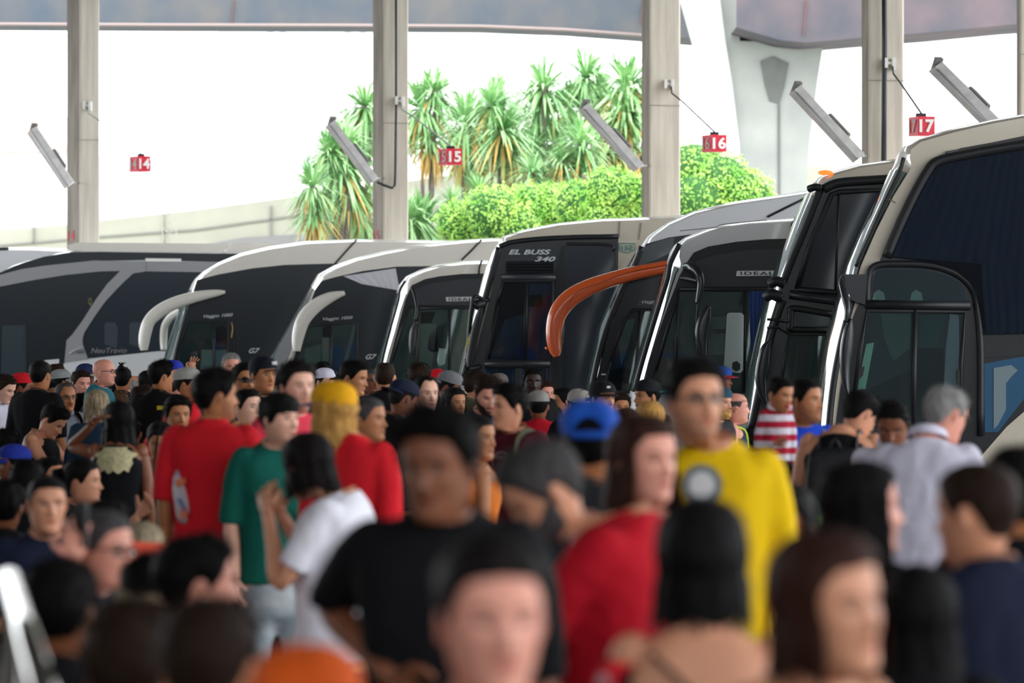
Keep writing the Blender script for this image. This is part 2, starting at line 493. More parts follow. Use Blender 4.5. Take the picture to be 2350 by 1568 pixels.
# lattice mast
e = empty('lattice_mast', P(390, 600, 116)); tag(e, 'slim lattice mast standing before the sloping ramp wall', 'mast'); O = Vector(e.location)
q = MB()
for x in (373, 404):
    q.obox(P(x, 478, 116) - O, P(x, 905, 116) - O, 0.03, 0.03)
for k in range(7):
    y = 480 + k * 22
    q.obox(P(373, y, 116) - O, P(404, y + 22, 116) - O, 0.02, 0.02); q.obox(P(404, y, 116) - O, P(373, y + 22, 116) - O, 0.02, 0.02)
q.build('lattice', mat('pale_mast', 'aaa79c', .7), e, smooth=False)
# pale buildings far behind; the haze is put into their colours
def building(pts, Y, wins, label, m, wm, extra=None):
    x0 = sum(p[0] for p in pts) / len(pts)
    e = empty('pale_building', P(x0, 800, Y)); tag(e, label, 'building'); O = Vector(e.location)
    q = MB(); flat_poly(q, [((P(x, y, Y) - O).x, (P(x, y, Y) - O).z) for x, y in pts], 0, 12)
    q.build('wall', m, e, smooth=False)
    for (a, b, c, d) in wins:
        r = MB(); p0 = P(a, d, Y) - O; p1 = P(c, b, Y) - O
        r.box((p0.x, -0.06, p0.z), (p1.x, 0.05, p1.z)); fr = r.build('window', mat('pale_frame', 'e0e2e6', .8), e, smooth=False)
        r = MB(); w = (p1.x - p0.x) * .12; r.box((p0.x + w, -0.09, p0.z + w), (p1.x - w, -0.05, p1.z - w))
        r.build('pane', wm, fr, smooth=False)
    if extra: extra(e, O)
    return e
pw = mat('pale_wall', 'f4f3f0', .9); pane = mat('pale_pane', 'a6aab8', .7)
building([(500, 30), (1250, 30), (1250, 842), (500, 842)], 190,
         [(x, y, x + 18, y + 44) for y, xs in ((345, (606, 634, 664, 692)), (182, (606, 634, 664, 742)), (62, (612, 640, 790, 824))) for x in xs],
         'pale apartment facade with rows of tall windows behind the left yuccas', pw, pane)
building([(1850, 40), (2500, 40), (2500, 846), (1850, 846)], 182,
         [(x, 168, x + 19, 218) for x in (1886, 1918, 1946, 2010, 2098, 2124, 2210, 2235, 2305)],
         'pale apartment facade with a single window row behind the right pillars', pw, pane)
def roofx(e, O):
    q = MB(); flat_poly(q, [((P(x, y, 150) - O).x, (P(x, y, 150) - O).z) for x, y in [(-200, 180), (20, 222), (95, 238), (165, 350), (-200, 348)]], -0.4, 8)
    q.build('roof', mat('hazy_tiles', 'c4aaa2', .9, noise=.1, nscale=2), e, smooth=False)  # tile colour paled to hold the haze
building([(-200, 345), (160, 350), (160, 868), (-200, 868)], 150, [(10, 472, 60, 512), (80, 470, 150, 514)],
         'low pale house with a haze-paled tiled gable roof at far left', pw, mat('lilac_pane', 'a8acbc', .7), roofx)
building([(225, 355), (360, 368), (362, 878), (225, 878)], 140, [],
         'stained pale wall block behind the box numbered 14', mat('stained_pale', 'b0aeb6', .9, noise=.15, nscale=.4, stretch=(2, 2, .3)), pane)

# ---- plants
leaf_a = mat('yucca_leaf', '5f9a58', 0.5, noise=0.3, nscale=1.3, col2='b4d79c')  # whitish second tone puts distance haze into the leaves
leaf_y = mat('yucca_dry_leaf', 'c9a860', 0.7, noise=0.2, nscale=2)
bark = mat('yucca_bark', '6f675c', 0.9, noise=.2, nscale=5)
def rosette(c, R, dry, mb, mbd, n=190):
    for k in range(n):
        az = random.uniform(0, 2 * math.pi)
        el = math.asin(max(-0.97, min(1, random.uniform(-0.75, 1.0))))
        L = R * random.uniform(0.8, 1.08)
        d = Vector((math.cos(az) * math.cos(el), math.sin(az) * math.cos(el), math.sin(el)))
        sd = d.cross(Vector((0, 0, 1)))
        if sd.length < .05: sd = Vector((1, 0, 0))
        sd.normalize()
        w = R * 0.026
        drop = Vector((0, 0, -R * random.uniform(0.1, 0.35)))
        p0 = c + d * (R * 0.06); p1 = c + d * (L * 0.55) + drop * 0.1; p2 = c + d * L + drop
        tgt = mb
        mi = 0
        if el < -0.45 and random.random() < dry: tgt = mbd
        tgt.add([p0 - sd * w * .5, p0 + sd * w * .5, p1 + sd * w, p1 - sd * w, p2], [(0, 1, 2, 3), (3, 2, 4)], 0)
    # hanging skirt
    for k in range(int(26 * (0.4 + dry))):
        az = random.uniform(0, 2 * math.pi)
        d = Vector((math.cos(az), math.sin(az), 0)) * R * random.uniform(.1, .3)
        L = R * random.uniform(.7, 1.2)
        sd = Vector((-math.sin(az), math.cos(az), 0)) * (R * .04)
        p0 = c + Vector((0, 0, -.1 * R)); p1 = c + d + Vector((0, 0, -.45 * L)); p2 = c + d * 1.15 + Vector((0, 0, -L))
        (mbd if random.random() < dry + .15 else mb).add([p0 - sd * .4, p0 + sd * .4, p1 + sd, p1 - sd, p2], [(0, 1, 2, 3), (3, 2, 4)], 0)
YUCCAS = [
    ('yucca with one drooping green crown and yellow skirt at the far left', 91.5, (790, 600), [(782, 385, 62, .5), (790, 330, 45, .1), (752, 350, 38, .1), (800, 440, 46, .6)]),
    ('short pointed yucca, leftmost of all the trees', 89, (710, 600), [(716, 430, 42, .2), (722, 490, 40, .5)]),
    ('yucca half hidden behind the left side of the pillar marked 15', 101, (850, 620), [(838, 245, 52, .2), (846, 310, 42, .2), (812, 350, 40, .2)]),
    ('low spiky yucca clump at the foot of the pillar marked 15', 93.5, (835, 600), [(830, 500, 45, .1), (775, 500, 38, .2)]),
    ('tall yucca with long brown dry skirts just right of the pillar marked 15', 97, (975, 600), [(968, 250, 55, .5), (998, 215, 44, .3), (990, 320, 45, .9)]),
    ('bright green spiky yucca low beside the round bushes', 90.5, (970, 600), [(968, 515, 52, 0.), (940, 500, 40, 0.)]),
    ('branching yucca above and around the box numbered 15', 100.5, (1085, 560), [(1070, 285, 60, .5), (1095, 360, 50, .6), (1140, 230, 44, .2), (1060, 340, 40, .6)]),
    ('yucca with a bright crown right of the box numbered 15', 94, (1115, 560), [(1152, 300, 55, .5), (1128, 245, 42, .2), (1175, 350, 42, .5)]),
    ('dark green tall yucca in the middle of the grove', 98, (1240, 600), [(1248, 205, 52, .1), (1240, 265, 58, .2), (1222, 345, 44, .3), (1275, 330, 42, .4)]),
    ('highest yucca of the grove, behind the slanting lamp by box 16', 103, (1340, 600), [(1345, 180, 52, .1), (1375, 235, 55, .2), (1310, 250, 46, .2), (1290, 320, 44, .4), (1380, 310, 48, .5)]),
    ('wide yucca with yellow hanging leaves left of the third pillar', 95.5, (1440, 600), [(1440, 200, 60, .5), (1432, 265, 56, .8), (1478, 240, 44, .3), (1400, 340, 48, .7), (1450, 330, 48, .8)]),
    ('low yucca sprouting above the bushes in the grove centre', 91.5, (1330, 620), [(1335, 335, 50, .3), (1340, 400, 40, .4), (1290, 370, 38, .7)]),
    ('small palm-like yucca below the middle of the grove', 91.2, (1225, 620), [(1222, 400, 36, .1), (1100, 440, 34, .2), (1040, 470, 30, .2)]),
]
for label, Y, base, heads in YUCCAS:
    b0 = P(base[0], 830, Y); b0.z = -0.16
    e = empty('yucca_tree', b0); tag(e, label, 'tree')
    q = MB(); fork = Vector((0, 0, max(1.2, (P(0, base[1] - 120, Y).z) * .7)))
    q.tube([Vector((0, 0, 0)), fork * .5, fork], [.16, .10, .085], 7)
    for (x, y, r, dry) in heads:
        c = P(x, y, Y + random.uniform(-.5, .5)) - b0
        q.tube(smooth_curve([fork * .95, (fork + c) * .5 + Vector(((c.x - fork.x) * .25, 0, -.2)), c - Vector((0, 0, .12)), c], 6), .055, 6)
    q.build('trunk', bark, e)
    for (x, y, r, dry) in heads:
        c = P(x, y, Y + random.uniform(-.5, .5)) - b0
        g = MB(); d = MB()
        rosette(c, r * Y / F * 2.3, dry, g, d)
        ro = g.build('leaf_rosette', leaf_a, e, smooth=False)
        if d.v: tag(d.build('dry_leaves', leaf_y, ro, smooth=False), kind='stuff')

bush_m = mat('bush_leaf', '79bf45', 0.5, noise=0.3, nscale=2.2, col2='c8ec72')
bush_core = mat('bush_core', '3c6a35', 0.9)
BUSHES = [('rounded light green bush left of the coach with the grille', 88, [(1060, 515, 62), (1130, 490, 72), (1210, 480, 66), (1270, 475, 60), (1180, 520, 70)]),
          ('rounded light green bush against the third pillar', 86, [(1330, 470, 62), (1400, 440, 62), (1450, 450, 60), (1370, 500, 60), (1425, 500, 60)]),
          ('large round green tree crown below box 16', 84, [(1590, 400, 88), (1650, 430, 90), (1710, 450, 66), (1600, 470, 90), (1740, 490, 60)])]
for label, Y, blobs in BUSHES:
    b0 = P(blobs[2][0], 830, Y); b0.z = -.16
    e = empty('round_bush', b0); tag(e, label, 'bush')
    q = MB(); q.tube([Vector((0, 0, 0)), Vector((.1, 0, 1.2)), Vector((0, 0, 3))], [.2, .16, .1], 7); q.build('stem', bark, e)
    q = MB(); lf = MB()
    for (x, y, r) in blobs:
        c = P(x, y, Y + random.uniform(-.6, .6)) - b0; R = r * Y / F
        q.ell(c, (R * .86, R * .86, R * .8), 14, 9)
        for k in range(2600):
            d = Vector((random.gauss(0, 1), random.gauss(0, 1), random.gauss(0, 1))).normalized()
            if d.y > .5: continue
            lump = 1 + .10 * math.sin(d.x * 9 + x) * math.sin(d.z * 8 + y) + .06 * math.sin(d.x * 21) * math.sin(d.z * 19 + 2)
            p = c + Vector((d.x * R, d.y * R, d.z * R * .93)) * lump * random.uniform(.86, 1.05)
            t = d.cross(Vector((random.gauss(0, 1), random.gauss(0, 1), random.gauss(0, 1)))).normalized()
            nn = (d + Vector((random.gauss(0, .5), random.gauss(0, .5), random.gauss(0, .5)))).normalized()
            t = nn.cross(t).normalized(); b = nn.cross(t)
            l = random.uniform(.022, .05)
            lf.add([p - t * l, p + b * l * .5, p + t * l, p - b * l * .5], [(0, 1, 2, 3)])
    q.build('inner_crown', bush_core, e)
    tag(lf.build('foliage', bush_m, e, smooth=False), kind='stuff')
# ================================================================= coaches
paint = mat('coach_white', 'ddd8cf', 0.3, coat=0.6, noise=0.03, nscale=1.5)
paint_w = mat('coach_cool_white', 'd6d7da', 0.3, coat=0.6)
cream_p = mat('coach_cream', 'd2c7b4', 0.3, coat=0.6, noise=0.03, nscale=1.5)
silver = mat('coach_silver', '97979b', 0.35, coat=0.4)
blackgl = mat('dark_glazing', '1b2229', 0.16, spec=0.35)
blackgl2 = mat('smoked_glazing', '2b333d', 0.10, spec=0.45)
rubber = mat('black_rubber', '1b1e22', 0.5)
trimbk = mat('black_trim', '24272c', 0.35)
panelgr = mat('charcoal_panel', '33383e', 0.5)
wind = mat('windshield_glass', '5d7a76', 0.05, spec=0.9, coat=1.0)
tealp = mat('teal_interior', '4c6a69', 0.4)
tealg = mat('pale_teal', '9fb5ae', 0.5)
darkin = mat('dark_interior', '1c262b', 0.8)
pane_t = glass('side_pane', 'c3c8c9', 0.9)
pane_d = glass('smoked_pane', '98a2ae', 0.66)
chrome_l = mat('badge_silver', 'c9cccf', 0.35, 0.3)
tyre = mat('tyre', '17181a', 0.8)
rim = mat('wheel_rim', 'a5a7a8', 0.4, 0.6)
mirror_g = mat('mirror_glass', 'b9c8c8', 0.03, 1.0)

class Bus:
    def __init__(s, name, label, px0, Y0, deg, roof, front, body, length=12.0, rear_h=None, wsplit=None, inset=0.13, win_mat=None, low_mat=None, roof_end=None):
        s.a = math.radians(deg)
        s.O = Vector(((px0 - HX) * Y0 / F, Y0, 0))
        s.c = math.cos(s.a); s.s = math.sin(s.a)
        s.e = empty(name, (s.O.x, s.O.y, -0.15), s.a)
        tag(s.e, label, 'bus')
        # silhouette: front edge (bottom->top) then roof (left->right)
        fr = [s.uv(*p) for p in front]; rf = [s.uv(*p) for p in roof]
        s.front_n = len(fr)
        u_low = fr[0][0]
        dx = 0.0
        foot = [(u_low + dx * 0.3 + .12, 0.38), (u_low + dx * 0.2, 0.62), (u_low + dx * .3 - 0.02, 0.95)] if fr[0][1] > 1.15 else [(u_low + .08, min(.38, fr[0][1] - .2)), (u_low + .01, fr[0][1] - .1)]
        nf = len(foot)
        last = rf[-1]
        end_h = last[1] if rear_h is None else rear_h
        tail = [(u_low + length - .4, end_h), (u_low + length, end_h - .35), (u_low + length, 0.5), (u_low + length - .1, .38)]
        prof = foot + fr + rf + tail
        s.prof = prof; s.nf = nf; s.length = length
        ws = [0, .02, .08, .22, .5, .9, 1.3, 1.7, 2.1, 2.38, 2.52, 2.58, 2.6]
        A = []
        n0 = nf + len(fr); n1 = n0 + len(rf) + 1
        for w in ws:
            t = abs(w - 1.3) / 1.3
            row = []
            for i, (u, h) in enumerate(prof):
                fw = 1.0 if i < n0 else max(0, 1 - (i - n0) / 3.0)
                rw = 1.0 if n0 - 1 <= i <= n1 else 0
                row.append((u + inset * t ** 3 * fw, w, h + .15 - .07 * t ** 4 * rw))
            A.append(row)
        A = np.array(A)
        mb = MB()
        mb.grid(A, 0, wrap=True)
        # side walls
        for idx, flip in ((0, False), (-1, True)):
            pts = [(p[0], p[2]) for p in A[idx]]
            tris = tessellate_polygon([[Vector((x, y, 0)) for x, y in pts]])
            w = ws[idx]
            mb.add([(x, w, y) for x, y in pts], [tuple(t) if not flip else tuple(t[::-1]) for t in tris], 0)
        me = mb.build('body', body, s.e)
        # flat shade split via auto edges: mark sharp by angle
        for p in me.data.polygons: p.use_smooth = len(p.vertices) == 4
        # windshield: offset copy of front rings
        gi = range(nf, nf + len(fr))
        G = A[:, list(gi), :].copy()
        G[:, :, 0] -= 0.012
        G = G[1:-1]
        q = MB(); q.grid(G, 0); G2 = G.copy(); G2[:, :, 0] += .008; q.grid(G2[:, ::-1], 0)
        s.part_mb(q, 'windshield', wind)
        # far-side + wheels
        for uu in (u_low + 2.6, u_low + length - 3.2):
            for w in (0.0, 2.6):
                q = MB(); y0, y1 = (w - .03, w + .30) if w < 1 else (w - .30, w + .03)
                ths = [2 * math.pi * k / 20 for k in range(20)]
                prof_ = [(.0, y0 + .06), (.26, y0 + .05), (.30, y0), (.47, y0), (.5, y0 + .05), (.5, y1 - .05), (.47, y1), (0, y1)]
                Aw = np.array([[(uu + r * math.cos(t), y, .5 + r * math.sin(t)) for t in ths] for r, y in prof_])
                q.grid(Aw[2:], 0, wrap=True); q.grid(Aw[:3], 1, wrap=True)
                s.part_mb(q, 'wheel', [tyre, rim])
            q = MB(); th = [math.pi * k / 12 for k in range(13)]
            q.tube([(uu + .58 * math.cos(t), -.005, .5 + .58 * math.sin(t)) for t in th], .035, 6)
            s.part_mb(q, 'wheel_arch', rubber)
    def uv(s, px, py):
        rx = (px - HX) / F; rz = -(py - HY) / F
        det = -rx * s.s + s.c
        t = (-s.O.x * s.s + s.c * s.O.y) / det
        u = (rx * s.O.y - s.O.x) / det
        return (u, CAMZ + rz * t)
    def L(s, px, py, w=0.0):
        u, h = s.uv(px, py)
        return (u, w, h + .15)
    def part_mb(s, q, nm, m, parent=None, smooth=True):
        return q.build(nm, m, parent or s.e, smooth)
    def panel(s, nm, pts, m, off=0.01, th=None, parent=None, bev=False):
        """pane / panel polygon in the side plane; off = distance in front of the wall"""
        q = MB()
        pl = [(s.L(*p)[0], s.L(*p)[2]) for p in pts]
        flat_poly(q, pl, -off, 0.004 if th is None else -off + th)
        return s.part_mb(q, nm, m, parent, smooth=False)
    def rod(s, nm, pts, r, m, off=0.02, parent=None, n=8, flat=None, sm=True):
        P_ = [s.L(p[0], p[1], -(p[2] if len(p) > 2 else off)) for p in pts]
        if sm and len(P_) > 2: P_ = smooth_curve(P_, 4 * len(P_))
        q = MB(); q.tube(P_, r, n, flat=flat)
        return s.part_mb(q, nm, m, parent)
    def text(s, txt, px, py, wpx, hpx, m, off=0.02, parent=None, slope=0.0, nm='lettering', **kw):
        o = s.L(px, py, -off); p2 = s.L(px + wpx, py + slope, -off); p3 = s.L(px, py - hpx, -off)
        ex = Vector(p2) - Vector(o); ez = Vector(p3) - Vector(o)
        return lettering(txt, o, ex.normalized(), ez.normalized(), ex.length, ez.length, m, parent or s.e, nm, **kw)
    def arm(s, nm, mid, m, off=0.3, depth=0.07, parent=None, mirror=None):
        """mirror arm: mid = [(px,py,halfwidth_px)], swept with elliptical section, standing off the body"""
        P_ = []; R = []
        for i, p in enumerate(mid):
            o_ = off if len(p) < 4 else p[3]
            P_.append((*s.L(p[0], p[1], -o_), p[2] * s.O.y / F))
        C = smooth_curve(P_, 5 * len(P_))
        n = 12; A = []
        T = np.gradient(C[:, :3], axis=0); T /= np.linalg.norm(T, axis=1)[:, None]
        for i in range(len(C)):
            nn = np.cross(T[i], (0, 1, 0)); nn /= np.linalg.norm(nn)
            row = []
            for k in range(n):
                a = 2 * math.pi * k / n
                ca, sa = math.cos(a), math.sin(a)
                ca = math.copysign(abs(ca) ** .7, ca); sa = math.copysign(abs(sa) ** .7, sa)
                row.append(C[i, :3] + nn * ca * C[i, 3] + np.array((0, 1, 0)) * sa * depth)
            A.append(row)
        q = MB(); q.grid(np.array(A), 0, wrap=True, cap0=True, cap1=True)
        a = s.part_mb(q, nm, m, parent)
        if mirror:
            q = MB(); pl = [(s.L(*p)[0], s.L(*p)[2]) for p in mirror]
            flat_poly(q, pl, -off + depth * .2, -off + depth + .02)
            s.part_mb(q, 'mirror_glass', mirror_g, a, smooth=False)
        return a
    def curtain(s, nm, quad, m, off=0.03, pleats=14, amp=0.018, parent=None):
        """pleated curtain inside quad (tl,tr,br,bl) px"""
        tl, tr, br, bl = [np.array(s.L(*p)) for p in quad]
        n = pleats * 6; A = []
        for i in range(7):
            v = i / 6; row = []
            for k in range(n + 1):
                uu = k / n
                p = (tl * (1 - uu) + tr * uu) * (1 - v) + (bl * (1 - uu) + br * uu) * v
                p = p + np.array((0, -off - amp * (math.sin(uu * pleats * 2 * math.pi + math.sin(uu * 9) * 1.5) * .5 + .5) * (0.6 + .4 * v), 0))
                row.append(p)
            A.append(row)
        q = MB(); q.grid(np.array(A), 0)
        o = s.part_mb(q, nm, m, parent)
        return o

curt_b = mat('navy_curtain', '82858f', 0.9)
curt_g = mat('grey_curtain', 'c2cad2', 0.9, noise=.1, nscale=8)
curt_w = mat('white_curtain', 'c9c7cf', 0.9)

# ---- B0: white coach far behind at the left edge
b = Bus('coach', 'white coach far left whose pale roof shows behind the silver and black one', 60, 79.0, 3,
        roof=[(-80, 572), (-20, 566), (60, 566), (158, 570), (400, 566), (600, 563)], front=[(-190, 860), (-170, 760), (-140, 660), (-100, 588)], body=paint_w, length=12)
b.panel('side_glazing', [(-150, 640), (170, 635), (700, 640), (700, 760), (-160, 760)], blackgl, .01)
b.rod('marker_lamp', [(-10, 572), (20, 571)], .03, rubber, off=.03)

# ---- B1: silver/black coach at far left
b = Bus('coach', 'coach at far left with a silver swoosh across black side glazing', 160, 75.5, 2,
        roof=[(-60, 655), (-30, 636), (0, 621), (25, 607), (60, 596), (102, 587), (135, 578), (175, 573), (230, 573), (500, 576), (720, 580), (1400, 590)],
        front=[(-150, 900), (-140, 840), (-120, 760), (-95, 700)], body=paint_w, length=13)
b.panel('roof_band', [(-40, 645), (0, 626), (30, 612), (60, 601), (102, 589), (163, 579), (230, 578), (485, 582), (620, 583), (620, 603), (485, 601), (334, 597), (217, 599), (102, 610), (50, 618), (0, 631), (-30, 645)], blackgl, .015)
b.panel('side_glazing', [(-90, 700), (-50, 670), (0, 657), (30, 650), (77, 643), (153, 631), (230, 623), (276, 622), (246, 652), (220, 688), (190, 735), (166, 768), (155, 782), (150, 826), (146, 850), (146, 880), (-120, 900), (-110, 780)], blackgl, .012)
b.panel('door', [(5, 747), (58, 747), (60, 900), (2, 900)], mat('door_glazing', '2c3a42', .15), .02)
b.panel('door_edge', [(57, 745), (61, 745), (62, 900), (58, 900)], rubber, .03)
b.panel('waist_line', [(102, 827), (136, 824), (136, 850), (102, 852)], paint_w, .02)
b.panel('side_glazing', [(190, 776), (194, 763), (217, 727), (242, 692), (268, 664), (289, 643), (306, 628), (335, 623), (520, 626), (620, 628), (620, 800), (363, 806), (202, 823), (190, 789)], blackgl2, .012)
b.panel('silver_swoosh', [(0, 631), (50, 618), (102, 610), (217, 598), (309, 600), (335, 600), (335, 622), (306, 628), (289, 643), (268, 664), (242, 692), (217, 727), (194, 763), (190, 776), (190, 789), (202, 824), (148, 832), (153, 781), (166, 768), (190, 735), (220, 688), (246, 652), (276, 622), (230, 623), (153, 631), (77, 643), (0, 658), (-30, 664), (-30, 640)], silver, .03)
b.panel('silver_band', [(336, 600), (620, 604), (620, 626), (336, 623)], silver, .025)
b.panel('roof_lamp', [(334, 593), (416, 594), (416, 601), (334, 600)], mat('roof_lamp_white', 'f4f4f0', .3), .05)
b.panel('lower_skirt', [(146, 834), (363, 808), (620, 800), (620, 1000), (146, 1000)], paint_w, .02)
q = b.panel('ventilation_hood', [(153, 562), (174, 556), (526, 559), (520, 566), (506, 582), (200, 577), (155, 573)], paint, -.3, .9)
b.panel('ventilation_hood', [(536, 558), (560, 557), (700, 560), (700, 581), (512, 582), (524, 568)], paint, -.3, .9)
b.rod('badge_arc', [(160, 812), (170, 805), (180, 801), (191, 798)], .014, chrome_l, off=.05)
b.text('360', 175, 812, 18, 8, mat('badge_dark', '4a4c50', .4), .045, nm='badge', shear=.2)
b.text('NeuTravio', 209, 811, 82, 12, mat('faded_badge', '8d8a8c', .4), .03, slope=-1, nm='badge', shear=.25)
for (x, w_) in ((240, 30), (297, 34)):
    b.panel('seat_headrest', [(x, 745), (x + 4, 740), (x + w_ - 6, 740), (x + w_, 750), (x + w_, 785), (x + w_ - 3, 800), (x, 790)], mat('seat_shade', '39424c', .8), .016)
b.text('Q', 203, 702, 8, 18, mat('yellow_mark', '8f8f3c', .5), .04, nm='yellow_mark')

def viaggio(name, label, px0, Y0, roof, front, under, seam, arm, arm2, body, badge, g7, winquad, extra=None, deg=4, glz=None, strip=None):
    b = Bus('coach', label, px0, Y0, deg, roof=roof, front=front, body=body)
    b.panel('side_glazing', glz, blackgl, .012)
    sm = seam
    b.rod('roof_seam', sm, .016, rubber, off=.012, sm=False)
    b.text('Viaggio 1050' if badge[4] is None else badge[4], badge[0], badge[1], badge[2], badge[3], chrome_l, .03, slope=-4 * badge[2] / 70, nm='badge', shear=.3, bold=.01)
    if g7: b.text('G7', g7[0], g7[1], g7[2], g7[3], chrome_l, .03, nm='badge', shear=.45, bold=.02)
    return b

def driver_window(b, quad, split, items=(), base=tealp, frame=True, pane_m=None):
    """recess with interior pieces behind a real pane"""
    bk = b.panel('cab_interior', quad, base, .014)
    for nm, pts, m in items:
        b.panel(nm, pts, m, .022, parent=bk)
    p = b.panel('side_window', quad, pane_m or pane_t, .036, .006)
    if frame:
        cl = list(quad) + [quad[0]]
        b.rod('window_frame', cl, .022, rubber, off=.035, sm=False, parent=p)
    for sp in split:
        b.rod('window_bar', sp, .022, rubber, off=.04, sm=False, parent=p)
    return p

# ---- B2
b = viaggio('coach', 'white coach with a curved white mirror arm, second from the left', 430, 70.3,
    roof=[(438, 650), (446, 638), (464, 622), (502, 600), (553, 579), (617, 564), (706, 551), (821, 546), (950, 548), (1200, 552), (1500, 556)],
    front=[(360, 900), (372, 832), (391, 768), (408, 717), (432, 664)],
    under=None, seam=[(819, 550), (795, 576), (768, 606)],
    arm=None, arm2=None, body=paint, badge=(467, 732, 67, 9, None), g7=(571, 811, 26, 12),
    winquad=None, glz=[(452, 643), (502, 630), (579, 616), (655, 608), (768, 605), (900, 603), (1200, 606), (1200, 900), (378, 900), (392, 840), (412, 768), (430, 710), (446, 662)])
driver_window(b, [(415, 790), (430, 742), (523, 735), (523, 900), (400, 900)], [[(491, 738), (491, 900)]],
    [('seat', [(455, 738), (487, 738), (487, 800), (440, 800)], mat('seat_teal', '3a5456', .7)), ('seat_headrest', [(495, 752), (512, 746), (522, 760), (522, 790), (495, 790)], darkin),
     ('bright_ledge', [(455, 781), (521, 776), (521, 786), (455, 790)], tealg), ('far_window', [(462, 803), (487, 803), (487, 900), (458, 900)], tealg), ('far_window', [(494, 804), (523, 802), (523, 900), (494, 900)], mat('pale_teal2', '8fa39d', .5))],
    base=mat('cab_dark_teal', '3a4a4e', .6))
b.rod('body_pillar', [(430, 700), (412, 768), (395, 840), (385, 900)], .03, mat('pillar_grey', '49555a', .3), off=.02)
b.rod('grab_handle', [(531, 740), (534, 755), (531, 778)], .012, mat('brass', '8b7444', .3, .8), off=.05)
b.panel('door_seam', [(545, 735), (548, 735), (548, 900), (545, 900)], rubber, .02)
b.arm('mirror_arm', [(517, 671, 4), (500, 673, 8), (468, 678, 11.5), (430, 687, 13.5), (395, 699, 14.5), (364, 717, 15), (343, 738, 14), (334, 765, 14), (331, 790, 12), (332, 804, 8)], paint, off=.28, depth=.11)
b.arm('mirror_arm', [(408, 712, 8, -2.3), (385, 728, 9, -2.5), (371, 750, 9, -2.7), (368, 780, 9, -2.8), (368, 806, 7, -2.8)], paint, depth=.1)
b.rod('cab_lamp', [(360, 833), (357, 850)], .05, rubber, off=-.3, sm=False)

# ---- B3
b = viaggio('coach', 'white coach with a white mirror arm and a white curtain, third from the left', 715, 65.4,
    roof=[(722, 645), (733, 627), (770, 607), (821, 589), (885, 574), (949, 561), (1000, 555), (1070, 548), (1131, 544), (1300, 543), (1700, 550)],
    front=[(600, 860), (640, 790), (668, 742), (692, 700), (716, 656)],
    under=None, seam=[(1105, 551), (1082, 575), (1059, 597)],
    arm=None, arm2=None, body=paint, badge=(741, 738, 68, 9, None), g7=(839, 825, 26, 12),
    winquad=None, glz=[(738, 645), (770, 636), (834, 622), (911, 612), (977, 611), (1200, 608), (1200, 900), (655, 900), (668, 850), (686, 780), (706, 710), (724, 664)])
b.panel('corner_panel', [(716, 662), (722, 664), (700, 725), (676, 800), (655, 870), (612, 860), (640, 795), (668, 745)], mat('corner_grey', '8f9094', .3, coat=.3), .02)
b.panel('corner_stripe', [(719, 664), (723, 666), (702, 725), (676, 800), (652, 870), (645, 870), (670, 800), (697, 725)], paint, .035)
b.curtain('curtain', [(788, 634), (908, 616), (917, 667), (830, 652)], curt_w, .02, 6, .01)
driver_window(b, [(700, 748), (819, 742), (819, 900), (680, 900)], [[(760, 748), (760, 900)]],
    [('seat_headrest', [(740, 752), (757, 746), (757, 775), (740, 775)], darkin), ('far_window', [(739, 775), (755, 775), (755, 830), (739, 830)], tealg),
     ('blue_poster', [(763, 795), (790, 797), (788, 850), (763, 850)], mat('poster_blue', '3c6ea0', .5)), ('door_brace', [(812, 742), (819, 742), (795, 840), (780, 860), (800, 790)], mat('pale_teal2', '8fa39d', .5)),
     ('far_panel', [(700, 800), (736, 790), (736, 900), (690, 900)], mat('pale_teal2', '8fa39d', .5))], base=mat('cab_teal2', '66787a', .6))
b.arm('mirror_arm', [(790, 673, 5), (775, 677, 9), (755, 684, 13), (733, 696, 15.5), (711, 714, 16.5), (694, 738, 16), (685, 765, 15), (681, 790, 12), (680, 806, 9)], paint, off=.28, depth=.11)

# ---- Ideale coaches
def ideale(label, px0, Y0, K, roof, front, deg, body):
    """K maps reference pixels of the nearer twin onto this one"""
    b = Bus('coach', label, px0, Y0, deg, roof=roof, front=front, body=body)
    return b
# B4
b = ideale('low white coach with a silver nameplate, left of the coach with the grille', 915, 60.2, None,
    roof=[(919, 652), (934, 633), (965, 618), (1008, 605), (1067, 597), (1126, 595), (1300, 594), (1700, 598)],
    front=[(860, 870), (875, 810), (890, 760), (903, 710), (915, 666)], deg=2.6, body=paint)
b.panel('side_glazing', [(945, 655), (975, 641), (1010, 634), (1060, 629), (1110, 628), (1300, 630), (1300, 900), (878, 900), (893, 830), (913, 755), (930, 690)], rubber, .012)
b.panel('side_glazing', [(950, 665), (985, 652), (1060, 641), (1300, 640), (1300, 700), (960, 700)], panelgr, .02)
b.rod('windshield_seal', [(868, 870), (883, 800), (900, 740), (914, 690), (918, 666), (930, 645)], .02, rubber, off=.01)
b.rod('roof_seam', [(1106, 598), (1100, 614), (1099, 630)], .014, rubber, off=.01, sm=False)
q = b.panel('nameplate', [(1023, 682), (1092, 681), (1092, 691), (1024, 692)], chrome_l, .03)
b.text('IDEALE', 1030, 690.5, 64, 7, trimbk, .034, parent=q, nm='badge', bold=.02, space=1.2)
